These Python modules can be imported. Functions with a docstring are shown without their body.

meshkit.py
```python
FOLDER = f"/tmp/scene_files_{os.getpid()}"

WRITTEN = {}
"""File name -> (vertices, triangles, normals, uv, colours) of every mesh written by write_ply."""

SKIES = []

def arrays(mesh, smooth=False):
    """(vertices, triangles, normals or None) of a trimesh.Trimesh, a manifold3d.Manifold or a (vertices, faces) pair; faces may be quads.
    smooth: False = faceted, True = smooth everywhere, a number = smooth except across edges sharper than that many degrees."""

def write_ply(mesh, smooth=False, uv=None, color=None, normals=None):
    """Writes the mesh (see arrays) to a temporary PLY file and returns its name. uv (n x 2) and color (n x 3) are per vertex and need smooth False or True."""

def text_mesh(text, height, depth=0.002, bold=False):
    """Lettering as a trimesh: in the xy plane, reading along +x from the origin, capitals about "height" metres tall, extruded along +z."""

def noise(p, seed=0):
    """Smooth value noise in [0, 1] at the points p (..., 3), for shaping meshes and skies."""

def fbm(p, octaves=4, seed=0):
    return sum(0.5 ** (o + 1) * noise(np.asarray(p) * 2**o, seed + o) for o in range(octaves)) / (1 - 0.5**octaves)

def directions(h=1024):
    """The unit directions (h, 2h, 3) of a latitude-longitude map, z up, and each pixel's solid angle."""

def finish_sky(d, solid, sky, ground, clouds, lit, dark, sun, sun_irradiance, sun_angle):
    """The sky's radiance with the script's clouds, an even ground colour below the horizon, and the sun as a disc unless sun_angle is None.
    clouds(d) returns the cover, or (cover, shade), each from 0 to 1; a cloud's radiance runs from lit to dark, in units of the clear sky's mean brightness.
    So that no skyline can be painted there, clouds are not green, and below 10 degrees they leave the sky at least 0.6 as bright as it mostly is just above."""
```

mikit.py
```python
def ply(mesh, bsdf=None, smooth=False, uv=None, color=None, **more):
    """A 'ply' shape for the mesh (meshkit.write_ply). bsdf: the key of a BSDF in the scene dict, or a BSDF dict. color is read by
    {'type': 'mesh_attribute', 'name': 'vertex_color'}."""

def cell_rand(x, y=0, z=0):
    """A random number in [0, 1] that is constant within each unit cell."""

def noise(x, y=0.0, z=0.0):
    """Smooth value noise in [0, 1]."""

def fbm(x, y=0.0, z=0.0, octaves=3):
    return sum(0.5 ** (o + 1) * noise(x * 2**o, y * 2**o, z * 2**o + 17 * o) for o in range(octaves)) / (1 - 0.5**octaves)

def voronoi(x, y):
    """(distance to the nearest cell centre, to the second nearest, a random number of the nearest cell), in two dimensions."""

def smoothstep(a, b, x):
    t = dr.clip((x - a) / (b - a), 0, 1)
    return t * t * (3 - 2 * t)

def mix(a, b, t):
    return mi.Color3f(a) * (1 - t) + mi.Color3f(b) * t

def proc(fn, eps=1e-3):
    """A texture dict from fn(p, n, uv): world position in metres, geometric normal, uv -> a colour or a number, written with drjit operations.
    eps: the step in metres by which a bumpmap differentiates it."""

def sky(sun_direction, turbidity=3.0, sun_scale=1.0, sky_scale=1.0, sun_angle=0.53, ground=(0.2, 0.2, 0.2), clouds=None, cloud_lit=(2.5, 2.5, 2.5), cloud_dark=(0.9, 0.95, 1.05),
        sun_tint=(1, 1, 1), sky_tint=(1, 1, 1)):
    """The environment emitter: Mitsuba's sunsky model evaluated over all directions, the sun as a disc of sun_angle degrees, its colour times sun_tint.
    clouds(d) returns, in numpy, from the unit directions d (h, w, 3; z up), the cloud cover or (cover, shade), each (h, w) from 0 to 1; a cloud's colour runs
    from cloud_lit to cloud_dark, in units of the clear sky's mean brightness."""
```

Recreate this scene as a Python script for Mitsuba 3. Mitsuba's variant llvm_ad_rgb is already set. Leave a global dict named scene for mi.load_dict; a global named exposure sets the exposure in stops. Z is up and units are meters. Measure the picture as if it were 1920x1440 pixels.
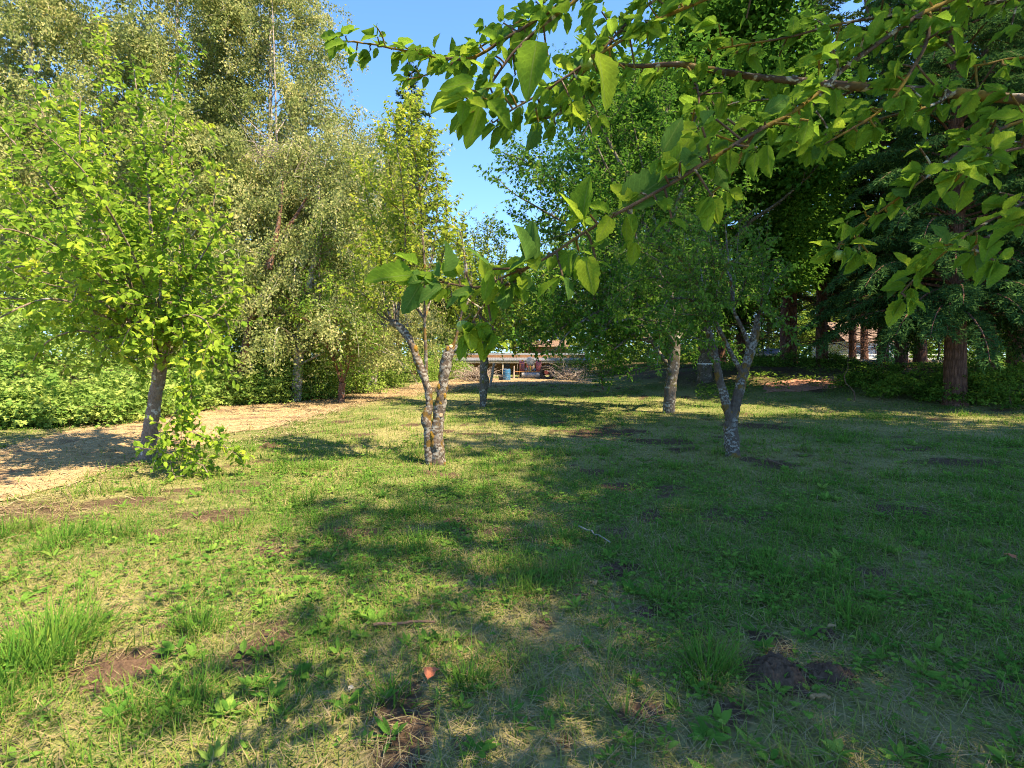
import math
import numpy as np, trimesh, mitsuba as mi, drjit as dr
import mikit, meshkit
from mikit import noise, fbm, mix, smoothstep, proc

# ------------------------------------------------------------------ camera, sky, exposure
T = mi.ScalarTransform4f
CAM_H, FOC, HOR = 1.6, 960.0, 674.0          # eye height; focal length and horizon of the photograph in its pixels
scene, labels = {}, {}
scene['camera'] = {'type': 'perspective', 'fov': 90.0, 'fov_axis': 'x', 'near_clip': 0.05, 'far_clip': 3000.0,
                   'principal_point_offset_y': (720 - HOR) / 1440.0,
                   'to_world': T().look_at(origin=[0, 0, CAM_H], target=[0, 10, CAM_H], up=[0, 0, 1])}
SUN = (0.43, -0.31, 0.85)
scene['sky'] = mikit.sky(SUN, turbidity=2.2, sun_scale=0.82, sky_scale=1.0, sun_tint=(1.0, 0.96, 0.84), sky_tint=(0.68, 0.79, 0.88))
exposure = 3.6

# ------------------------------------------------------------------ small helpers
def rng(s): return np.random.default_rng(s)
UP = np.array([0, 0, 1.0])
def unit(v):
    v = np.asarray(v, float)
    return v / (np.linalg.norm(v, axis=-1, keepdims=True) + 1e-12)
def sstep(a, b, x):
    t = np.clip((x - a) / (b - a), 0, 1)
    return t * t * (3 - 2 * t)
def nz(x, y, s, seed=0, octv=3):
    x = np.asarray(x, float)
    return meshkit.fbm(np.stack([x * s, np.asarray(y, float) * s, np.zeros_like(x) + 0.37], -1), octv, seed)
def terrain(x, y):
    x, y = np.asarray(x, float), np.asarray(y, float)
    rise = 1.15 * sstep(15, 30, y + 0.25 * (x - 12)) * sstep(3.0, 13.0, x - 0.10 * (y - 20))
    bump = (nz(x, y, 0.45, 3) - 0.5) * 0.10 + (nz(x, y, 2.2, 4) - 0.5) * 0.05
    left = 0.25 * sstep(1.0, 6.0, -x - 8 - 0.35 * (y - 10)) * sstep(5, 9, y)
    return rise + bump * sstep(70, 30, y) + left
def at(px, py, d):
    """The point that the photograph shows at this pixel, d metres ahead."""
    return np.array([(px - 960) / FOC * d, d, CAM_H - (py - HOR) / FOC * d])
def gp(px, py):
    d = CAM_H * FOC / (py - HOR)
    return np.array([(px - 960) / FOC * d, d])

def put(key, mesh, bsdf, smooth=False, uv=None, **more):
    scene[key] = mikit.ply(mesh, bsdf, smooth=smooth, uv=uv, **more)
    return key
COUNT = {}
def num(name):
    n = COUNT.get(name, 0); COUNT[name] = n + 1
    return name if n == 0 else f'{name}_{n:03d}'
def thing(name, label, cat, group=None, kind=None):
    k = num(name)
    labels[k] = {'label': label, 'category': cat}
    if group: labels[k]['group'] = group
    if kind: labels[k]['kind'] = kind
    return k
def part(holder, name): return num(f'{holder}__{name}')

class Mesh:
    def __init__(s): s.v, s.f, s.t, s.n = [], [], [], 0
    def add(s, v, f, uv=None):
        v = np.asarray(v, float); f = np.asarray(f, int)
        if f.shape[1] == 4: f = np.vstack([f[:, [0, 1, 2]], f[:, [0, 2, 3]]])
        s.v.append(v); s.f.append(f + s.n); s.n += len(v)
        s.t.append(np.zeros((len(v), 2)) if uv is None else uv)
        return s
    def tm(s, m, M=None):
        m = m.copy()
        if M is not None: m.apply_transform(M)
        return s.add(m.vertices, m.faces)
    def get(s): return np.vstack(s.v), np.vstack(s.f)
    def uv(s): return np.vstack(s.t)

def spline(pts, n=None, step=None):
    p = np.asarray(pts, float)
    if len(p) < 3 and n is None and step is None: return p
    d = np.r_[0, np.cumsum(np.linalg.norm(np.diff(p[:, :3], axis=0), axis=1))]
    if n is None: n = max(3, int(d[-1] / step) + 1)
    from scipy.interpolate import PchipInterpolator
    d = d + np.arange(len(d)) * 1e-9
    return PchipInterpolator(d, p, axis=0)(np.linspace(0, d[-1], n))

def tube(p, r, sides=6, lump=0.0, freq=14.0, seed=0, cap=True):
    p = np.asarray(p, float); r = np.broadcast_to(np.asarray(r, float), (len(p),))
    t = unit(np.gradient(p, axis=0))
    a = np.cross(t[0], UP if abs(t[0][2]) < 0.9 else [1.0, 0, 0]); a = a / np.linalg.norm(a)
    A = []
    for k in range(len(p)):
        a = a - t[k] * np.dot(a, t[k]); a = a / (np.linalg.norm(a) + 1e-12); A.append(a)
    A = np.array(A); B = np.cross(t, A)
    g = np.arange(sides) * 2 * np.pi / sides
    o = np.cos(g)[None, :, None] * A[:, None] + np.sin(g)[None, :, None] * B[:, None]
    v = p[:, None] + o * r[:, None, None]
    if lump:
        h = meshkit.fbm(v * np.array([freq, freq, freq * 0.6]), 3, seed) - 0.5
        v = v + o * (h * 2 * lump * r[:, None])[..., None]
    i, j = np.meshgrid(np.arange(len(p) - 1), np.arange(sides), indexing='ij')
    j2 = (j + 1) % sides
    q = np.stack([i * sides + j, i * sides + j2, (i + 1) * sides + j2, (i + 1) * sides + j], -1).reshape(-1, 4)
    f = np.vstack([q[:, [0, 1, 2]], q[:, [0, 2, 3]]])
    v = v.reshape(-1, 3)
    if cap:
        n = len(v); k = np.arange(sides); last = (len(p) - 1) * sides
        v = np.vstack([v, p[:1], p[-1:]])
        f = np.vstack([f, np.stack([np.full(sides, n), (k + 1) % sides, k], 1), np.stack([np.full(sides, n + 1), last + k, last + (k + 1) % sides], 1)])
    return v, f

# ------------------------------------------------------------------ leaves (arrays of many)
class Leaves:
    def __init__(s): s.d = []
    def add(s, P, A, N, L, W, R):
        n = len(P)
        b = lambda x: np.broadcast_to(np.asarray(x, float), (n,))
        s.d.append((np.asarray(P, float), unit(A), np.asarray(N, float), b(L), b(W), b(R)))
    def arrays(s):
        P, A, N, L, W, R = (np.concatenate([x[k] for x in s.d]) for k in range(6))
        N = unit(N - A * np.sum(N * A, 1)[:, None])
        return P, A, N, L, W, R
SHAPES = {   # (across, along, lift) of each corner, and the triangles
    2: (np.array([[0, 0, 0], [.5, .45, .16], [-.5, .45, .16], [0, 1, -.08]]), [[0, 2, 3], [0, 3, 1]]),
    4: (np.array([[0, 0, 0], [.5, .42, .14], [-.5, .42, .14], [0, 1, -.16], [0, .5, .0]]), [[0, 2, 4], [2, 3, 4], [0, 4, 1], [1, 4, 3]]),
    6: (np.array([[0, 0, 0], [.42, .25, .10], [.44, .62, .10], [0, 1, -.16], [-.44, .62, .10], [-.42, .25, .10], [0, .5, .02]]),
        [[0, 6, 1], [1, 6, 2], [2, 6, 3], [3, 6, 4], [4, 6, 5], [5, 6, 0]]),
    # a leaf of three lobes (maple, bramble)
    7: (np.array([[0, 0, 0], [.55, .10, .03], [.22, .42, .06], [.60, .62, .0], [.20, .66, .04], [0, 1, -.12], [-.20, .66, .04], [-.60, .62, 0], [-.22, .42, .06], [-.55, .10, .03], [0, .45, .0]]),
        [[0, 10, 1], [1, 10, 2], [2, 10, 3], [3, 10, 4], [4, 10, 5], [5, 10, 6], [6, 10, 7], [7, 10, 8], [8, 10, 9], [9, 10, 0]]),
}
def leaf_geo(arr, kind):
    P, A, N, L, W, R = arr
    B = np.cross(N, A)
    S, tr = SHAPES[kind]
    v = P[:, None] + B[:, None] * (S[None, :, 0:1] * W[:, None, None]) + A[:, None] * (S[None, :, 1:2] * L[:, None, None]) + N[:, None] * (S[None, :, 2:3] * W[:, None, None])
    f = (np.asarray(tr)[None] + (np.arange(len(P)) * len(S))[:, None, None]).reshape(-1, 3)
    uv = np.stack([np.repeat(R, len(S)), np.tile(S[:, 1], len(P))], 1)
    return v.reshape(-1, 3), f, uv
def put_leaves(key, arr, kind, bsdf):
    v, f, uv = leaf_geo(arr, kind)
    scene[key] = mikit.ply((v, f), bsdf, smooth=False, uv=uv)

def leaves_on(lv, line, r, spacing, L, W, spread=0.9, fwd=0.45, droop=0.35, nup=0.8, start=0.0, hue=None, per=1):
    """Alternate leaves along a twig."""
    line = np.asarray(line, float)
    d = np.r_[0, np.cumsum(np.linalg.norm(np.diff(line, axis=0), axis=1))]
    n = int(d[-1] * (1 - start) / spacing) + 1
    s = (start + (1 - start) * (np.arange(n) + r.random(n) * 0.6) / n) * d[-1]
    s = np.repeat(s, per); n = len(s)
    if hue is None: hue = .04 + .84 * r.random()
    P = np.stack([np.interp(s, d, line[:, k]) for k in range(3)], 1)
    t = unit(np.stack([np.interp(s, d, np.gradient(line[:, k])) for k in range(3)], 1))
    side = unit(np.cross(t, r.normal(size=(n, 3))))
    A = side * spread + t * fwd + r.normal(size=(n, 3)) * 0.2 - UP * droop
    N = UP * nup + r.normal(size=(n, 3)) * 0.45
    sz = 0.7 + 0.5 * r.random(n)
    lv.add(P + A * 0.012, A, N, L * sz, W * sz, r.random(n) if hue is None else np.clip(hue + 0.14 * r.normal(size=n), 0, 1))

def bendline(p, d, length, r, n=6, up=0.0, wob=0.15, grav=0.0):
    """A line that starts at p along d and bends up (or down) and wanders."""
    d = unit(d); out = [np.asarray(p, float)]
    st = length / (n - 1)
    for k in range(n - 1):
        d = unit(d + UP * (up - grav * (k + 1) / n) * 0.5 + r.normal(size=3) * wob)
        out.append(out[-1] + d * st)
    return np.array(out)

class Tree:
    """Wood (a mesh) and leaves (arrays) of one tree."""
    def __init__(s, seed): s.w, s.l, s.r = Mesh(), Leaves(), rng(seed)
    def limb(s, pts, r0, r1, sides=8, step=0.05, lump=0.0, freq=14, mid=None):
        p = spline(np.asarray(pts, float), step=step)
        rr = np.linspace(1, 0, len(p)) ** 0.85 * (r0 - r1) + r1
        s.w.add(*tube(p, rr, sides, lump, freq, int(s.r.integers(999))))
        return p
    def stem(s, pts, radii, sides=18, step=0.025, lump=0.22, freq=16):
        q = spline(np.c_[np.asarray(pts, float), radii], step=step)
        s.w.add(*tube(q[:, :3], q[:, 3], sides, lump, freq, int(s.r.integers(999))))
        return q[:, :3]
    def leafy(s, line, twig, tl, sp, L, W, start=0.15, up=0.3, grav=0.3, r0=0.004, **kw):
        """Twigs with leaves along a limb, and leaves on the limb's own end."""
        line = np.asarray(line); r = s.r
        d = np.r_[0, np.cumsum(np.linalg.norm(np.diff(line, axis=0), axis=1))]
        for u in np.arange(start * d[-1], d[-1], twig):
            u = min(d[-1], u + r.random() * twig)
            P = np.array([np.interp(u, d, line[:, k]) for k in range(3)])
            k = min(len(line) - 2, int(np.searchsorted(d, u)) - 1); t = unit(line[k + 1] - line[k])
            o = unit(np.cross(t, r.normal(size=3)) + t * 0.6)
            tw = bendline(P, o, tl * (0.5 + 0.9 * r.random()), r, 5, up, 0.18, grav)
            s.w.add(*tube(tw, np.linspace(r0, r0 * 0.4, 5), 3, cap=False))
            leaves_on(s.l, tw, r, sp, L, W, **kw)
        leaves_on(s.l, line, r, sp * 1.3, L, W, start=max(start, 0.35), **kw)

def clump(lv, c, rad, n, L, W, r, flat=0.6, hue=None, nup=0.9):
    """n leaves in a loose clump: more towards its skin, blades roughly facing up and out."""
    u = unit(r.normal(size=(n, 3))); q = u * (r.random(n) ** 0.45)[:, None] * np.array([1, 1, flat]) * rad
    A = u * np.array([1, 1, 0.25]) + r.normal(size=(n, 3)) * 0.5 - UP * 0.25
    N = UP * nup + u * 0.45 + r.normal(size=(n, 3)) * 0.4
    sz = 0.7 + 0.6 * r.random(n)
    lv.add(c + q, A, N, L * sz, W * sz, np.clip((r.random() if hue is None else hue) * 0.7 + 0.3 * r.random(n), 0, 1))

def fork(tree, p, d, length, rad, depth, r, ends, spread=0.6, up=0.25, kids=3, keep=0.72, sides=7):
    line = bendline(p, d, length, r, 6, up, 0.12)
    tree.w.add(*tube(spline(line, n=9), np.linspace(rad, rad * 0.62, 9), sides, 0.12, 6, int(r.integers(999)), cap=False))
    if depth == 0:
        ends.append((line[-1], line[-1] - line[-2])); return
    if depth < 2: ends.append((line[3], line[-1] - line[-2]))
    for k in range(kids):
        k0 = line[int(r.integers(3, 6))] if k else line[-1]
        nd = unit(unit(line[-1] - line[-2]) + unit(r.normal(size=3)) * spread * (0.5 if k == 0 else 1.0))
        fork(tree, k0, nd, length * keep * (0.8 + 0.4 * r.random()), rad * (0.62 if k == 0 else 0.45), depth - 1, r, ends, spread, up, kids, keep, max(4, sides - 1))

# ------------------------------------------------------------------ materials
def rgb(*c): return {'type': 'rgb', 'value': list(c)}
def leaf_bsdf(name, a, b, c=None, trans=0.9, rough=0.45, vein=0.0, spec=1.4):
    """Blade colour from a to b (c: the odd yellow leaf) by the leaf's own random number, mottled."""
    c = c or b
    a, b, c = (tuple(k_ * x for x, k_ in zip(y, (2.35, 2.15, 1.45))) for y in (a, b, c))
    def col(p, n, uv):
        k = mix(a, b, smoothstep(0.05, 0.9, uv.x))
        k = mix(k, c, 0.8 * smoothstep(0.90, 1.0, uv.x))
        return k * (0.82 + 0.36 * noise(p.x * 31, p.y * 31, p.z * 31))
    scene[name] = {'type': 'principledthin', 'base_color': proc(col), 'roughness': rough, 'diff_trans': trans, 'eta': spec}
leaf_bsdf('leaf_apple', (.072, .140, .024), (.150, .228, .036), (.26, .29, .05), 0.95)
leaf_bsdf('leaf_centre', (.090, .140, .026), (.170, .225, .040), (.33, .31, .06), 1.0)
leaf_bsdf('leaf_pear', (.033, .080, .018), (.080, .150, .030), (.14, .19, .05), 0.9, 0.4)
leaf_bsdf('leaf_peach', (.060, .125, .026), (.120, .200, .040), (.18, .22, .05), 0.9)
leaf_bsdf('leaf_birch', (.085, .122, .055), (.170, .200, .115), (.28, .28, .19), 0.8, 0.38)
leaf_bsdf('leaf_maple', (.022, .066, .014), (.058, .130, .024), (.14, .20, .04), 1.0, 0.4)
leaf_bsdf('leaf_shrub', (.060, .125, .030), (.150, .225, .070), (.24, .25, .08), 0.8)
leaf_bsdf('leaf_bramble', (.060, .125, .034), (.160, .230, .085), (.30, .29, .10), 0.75, 0.5)
leaf_bsdf('leaf_understory', (.030, .075, .018), (.100, .180, .035), (.22, .26, .05), 0.9)
leaf_bsdf('leaf_far', (.055, .105, .028), (.120, .180, .045), (.20, .21, .06), 0.8)
leaf_bsdf('needle_spruce', (.012, .034, .015), (.034, .078, .032), (.05, .105, .045), 0.5, 0.5)
leaf_bsdf('needle_dark', (.010, .022, .010), (.022, .040, .016), (.03, .045, .02), 0.4, 0.6)
leaf_bsdf('needle_fir', (.013, .030, .012), (.032, .060, .020), (.06, .075, .03), 0.4, 0.55)
leaf_bsdf('leaf_clover', (.036, .095, .022), (.075, .150, .035), (.11, .17, .05), 0.8)

def leaf_near(name, a, b):
    """Blades close to the lens: midrib and side veins. uv.x runs across (-1 to 1), uv.y along."""
    def col(p, n, uv):
        x, y = dr.abs(uv.x), uv.y
        rib = 1 - smoothstep(0.015, 0.06, x)
        s = y * 9.0 - x * 2.6
        vein = (1 - smoothstep(0.04, 0.14, dr.abs(s - dr.floor(s) - 0.5))) * smoothstep(0.02, 0.2, x)
        k = mix(a, b, fbm(p.x * 16, p.y * 16, p.z * 16))
        k = k * (0.86 + 0.28 * noise(p.x * 260, p.y * 260, p.z * 260))
        k = mix(k, mi.Color3f(a) * 0.4 + mi.Color3f(b) * 1.1, 0.30 * vein)
        k = mix(k, mi.Color3f(.24, .30, .10), 0.55 * rib)
        return mix(k, mi.Color3f(.17, .10, .035), smoothstep(0.80, 0.84, fbm(p.x * 22 + 7, p.y * 22, p.z * 22)))
    scene[name] = {'type': 'principledthin', 'base_color': proc(col), 'roughness': 0.40, 'diff_trans': 1.25, 'eta': 1.4}
leaf_near('leaf_front', (.115, .225, .022), (.21, .345, .034))
leaf_near('leaf_front_yellow', (.19, .30, .024), (.32, .43, .040))
leaf_near('leaf_front_dark', (.060, .145, .032), (.13, .245, .050))

def bark(name, base, dark, lichen=None, moss=None, lscale=34, lo=.50, mo=.60, bump=0.006, ridge=None):
    def h(p, n, uv):
        v = fbm(p.x * 60, p.y * 60, p.z * 26)
        if ridge: v = v * 0.4 + 0.9 * dr.abs(noise(p.x * ridge, p.y * ridge, p.z * ridge * 0.13) - 0.5) * 2
        return v
    def col(p, n, uv):
        k = mix(dark, base, h(p, n, uv))
        if lichen is not None:
            m = smoothstep(lo, lo + 0.10, fbm(p.x * lscale, p.y * lscale, p.z * lscale)) * smoothstep(0.30, 0.55, noise(p.x * 6, p.y * 6, p.z * 5))
            k = mix(k, mi.Color3f(lichen) * (0.75 + 0.5 * noise(p.x * 150, p.y * 150, p.z * 150)), m)
        if moss is not None:
            k = mix(k, mi.Color3f(moss) * (0.5 + noise(p.x * 120, p.y * 120, p.z * 120)), smoothstep(mo, mo + 0.1, fbm(p.x * 9 + 5, p.y * 9, p.z * 6)))
        return k
    scene[name] = {'type': 'twosided', 'bsdf': {'type': 'bumpmap', 'arbitrary': proc(h, 2e-3), 'scale': bump,
                   'bsdf': {'type': 'principled', 'base_color': proc(col), 'roughness': 0.85, 'specular': 0.25}}}
bark('bark_lichen', (.15, .115, .085), (.04, .029, .022), (.25, .235, .20), (.14, .085, .02), 34, .48, .57)
bark('bark_left', (.27, .21, .165), (.10, .07, .05), (.40, .37, .32), None, 20, .60)
bark('bark_peach', (.22, .115, .075), (.07, .036, .026), (.34, .30, .26), None, 24, .60)
bark('bark_grey', (.17, .145, .11), (.06, .048, .036), (.30, .29, .24), (.10, .10, .03), 18, .55, .62)
bark('bark_fir', (.28, .145, .10), (.06, .030, .020), None, None, bump=0.03, ridge=26)
bark('bark_shoot', (.22, .16, .10), (.11, .075, .045), (.34, .31, .24), None, 30, .60, bump=0.002)
bark('bark_front', (.13, .085, .052), (.04, .026, .018), (.36, .34, .27), (.16, .105, .015), 60, .56, .50, 0.003)
bark('bark_birch', (.50, .46, .40), (.16, .12, .09), (.62, .60, .55), None, 10, .5)
bark('bark_dead', (.42, .36, .31), (.24, .195, .16), None, None, bump=0.002)
bark('bark_twig', (.20, .13, .085), (.09, .06, .04), None, None, bump=0.001)

def plain(name, c, rough=0.6, var=0.25, scale=12.0, metallic=0.0, dirt=None, dscale=3.0):
    def col(p, n, uv):
        k = mi.Color3f(c) * (1 - var / 2 + var * fbm(p.x * scale, p.y * scale, p.z * scale))
        if dirt is not None: k = mix(k, mi.Color3f(dirt), 0.75 * smoothstep(0.5, 0.75, fbm(p.x * dscale, p.y * dscale, p.z * dscale + 3)))
        return k
    scene[name] = {'type': 'twosided', 'bsdf': {'type': 'principled', 'base_color': proc(col), 'roughness': rough, 'metallic': metallic}}

# ------------------------------------------------------------------ ground
PATH = [(-420, 985, 1280), (-250, 905, 1080), (0, 842, 944), (150, 806, 902), (270, 782, 862), (380, 768, 838), (480, 759, 816), (560, 752, 790), (640, 742, 765), (720, 731, 748), (800, 718, 736), (900, 710.5, 725), (1000, 709, 720), (1110, 710.5, 719)]
pu = spline(np.array([gp(x, u) for x, u, l in PATH]), n=160)
pl = spline(np.array([gp(x, l) for x, u, l in PATH]), n=160)
from shapely import Polygon, contains_xy, prepare
PATHPOLY = Polygon(np.vstack([pu, pl[::-1]])).buffer(0)
prepare(PATHPOLY)
# bare spots of the lawn: centre in the photograph, half sizes in metres
BARE = [(1155, 1062, .22, .12), (60, 960, 1.0, .55), (230, 945, .8, .35), (400, 965, .45, .22), (1130, 810, 1.0, .8), (1240, 828, .8, .4), (880, 975, .22, .12), (1125, 885, .28, .25), (1160, 912, .22, .22),
        (1800, 868, .9, .5), (1680, 960, .40, .25), (1640, 1080, .14, .08), (240, 1235, .26, .16), (1420, 800, .9, .6), (1000, 1010, .1, .08), (1290, 1175, .10, .07), (1215, 1150, .12, .08), (1040, 1180, .1, .07),
        (1455, 1262, .20, .12), (1540, 1262, .2, .10), (300, 995, .2, .1), (660, 815, .5, .4), (1890, 1300, .25, .15), (1380, 1350, .16, .1), (1200, 1330, .14, .1), (520, 800, .4, .3)]
def bare(x, y):
    m = 0.8 * sstep(.575, .69, nz(x, y, 2.1, 21, 4))
    w = nz(x, y, 3.0, 22, 3) - 0.5
    for px, py, rx, ry in BARE:
        cx, cy = gp(px, py)
        q = np.sqrt(((x - cx) / rx) ** 2 + ((y - cy) / ry) ** 2)
        m = np.maximum(m, .85 * sstep(1.35, 0.35, q + w * 2.2 + (nz(x, y, 9.0, 23, 2) - .5) * .8))
    far = sstep(17, 26, y) * sstep(5, 9, x)           # the ground under the firs
    return np.maximum(m, far * (0.55 + 0.6 * (nz(x, y, .5, 5) - .5)))
def dryness(x, y):
    return (sstep(.40, .66, nz(x, y, 0.6, 31, 4)) * 0.6 + 0.4 * sstep(.4, .6, nz(x, y, 2.5, 33, 3))) * 1.25
def warp(n, lim, near, e=2.2):
    t = np.linspace(-1, 1, n); return np.sign(t) * (near * np.abs(t) + (lim - near) * np.abs(t) ** (e * 2))
gx = warp(300, 1400, 13.0); gy = 5 + warp(300, 1500, 12.0); gy = gy[gy > -120]
X, Y = np.meshgrid(gx, gy, indexing='ij')
Z = terrain(X, Y)
gv = np.stack([X, Y, Z], -1).reshape(-1, 3)
ii, jj = np.meshgrid(np.arange(len(gx) - 1), np.arange(len(gy) - 1), indexing='ij')
k0 = ii * len(gy) + jj
gf = np.stack([k0, k0 + len(gy), k0 + len(gy) + 1, k0 + 1], -1).reshape(-1, 4)
guv = np.stack([bare(X, Y), dryness(X, Y)], -1).reshape(-1, 2)
def ground_col(p, n, uv):
    fine = noise(p.x * 90, p.y * 90); mid = fbm(p.x * 14, p.y * 14)
    soil = mix((.050, .034, .023), (.13, .092, .062), fine * 0.6 + mid * 0.4)
    thatch = mix((.085, .125, .032), (.24, .225, .10), smoothstep(.15, .85, 0.5 * fine + 0.5 * uv.y))
    return mix(thatch, soil, smoothstep(.25, .65, uv.x + 0.35 * (mid - 0.5)))
def ground_h(p, n, uv): return fbm(p.x * 45, p.y * 45, octaves=3)
scene['soil_mat'] = {'type': 'twosided', 'bsdf': {'type': 'bumpmap', 'arbitrary': proc(ground_h, 4e-3), 'scale': 0.02, 'bsdf': {'type': 'diffuse', 'reflectance': proc(ground_col)}}}
put('ground', (gv, gf), 'soil_mat', smooth=True, uv=guv)
labels['ground'] = {'label': 'patchy orchard lawn ground with bare brown soil showing between the grass', 'kind': 'structure'}

# straw path: a sheet a little above the ground
r = rng(5)
rows = []
for k in range(len(pu)):
    w = np.linspace(0, 1, 9)
    rows.append(pu[k][None] * (1 - w[:, None]) + pl[k][None] * w[:, None])
rows = np.array(rows)
e = (nz(rows[:, :, 0], rows[:, :, 1], 1.1, 51, 3) - .5)
cen = rows.mean(1, keepdims=True)
edge = np.abs(np.linspace(-1, 1, 9))[None, :, None] ** 3
rows = rows + (rows - cen) * edge * e[..., None] * 0.9
pz = terrain(rows[..., 0], rows[..., 1]) + 0.012 + 0.02 * (1 - edge[..., 0]) * nz(rows[..., 0], rows[..., 1], 3, 52)
pv = np.dstack([rows, pz[..., None]]).reshape(-1, 3)
ii, jj = np.meshgrid(np.arange(len(pu) - 1), np.arange(8), indexing='ij'); k0 = ii * 9 + jj
pf = np.stack([k0, k0 + 1, k0 + 10, k0 + 9], -1).reshape(-1, 4)
def straw_col(p, n, uv):
    k = mix((.26, .18, .09), (.48, .365, .205), fbm(p.x * 25, p.y * 60))
    return mix(k, (.19, .125, .085), smoothstep(.55, .75, fbm(p.x * 1.7 + 3, p.y * 1.7)))
scene['straw_bed'] = {'type': 'twosided', 'bsdf': {'type': 'diffuse', 'reflectance': proc(straw_col)}}
put('straw_path', (pv, pf), 'straw_bed', smooth=True)
labels['straw_path'] = {'label': 'pale straw covered path curving away on the left towards the shed', 'kind': 'structure'}

def blade_bsdf(name, ramp, trans=0.8, rough=0.5):
    def col(p, n, uv):
        k = mi.Color3f(ramp[0])
        for i in range(1, len(ramp)):
            k = mix(k, ramp[i], smoothstep((i - 1) / (len(ramp) - 1) + .02, i / (len(ramp) - 1) - .02, uv.x))
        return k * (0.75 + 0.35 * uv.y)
    scene[name] = {'type': 'principledthin', 'base_color': proc(col), 'roughness': rough, 'diff_trans': trans, 'eta': 1.35}
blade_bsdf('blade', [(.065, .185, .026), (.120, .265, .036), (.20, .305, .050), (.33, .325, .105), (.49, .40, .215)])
blade_bsdf('straw_blade', [(.25, .18, .095), (.42, .33, .20), (.56, .47, .31)], 0.4)

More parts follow.
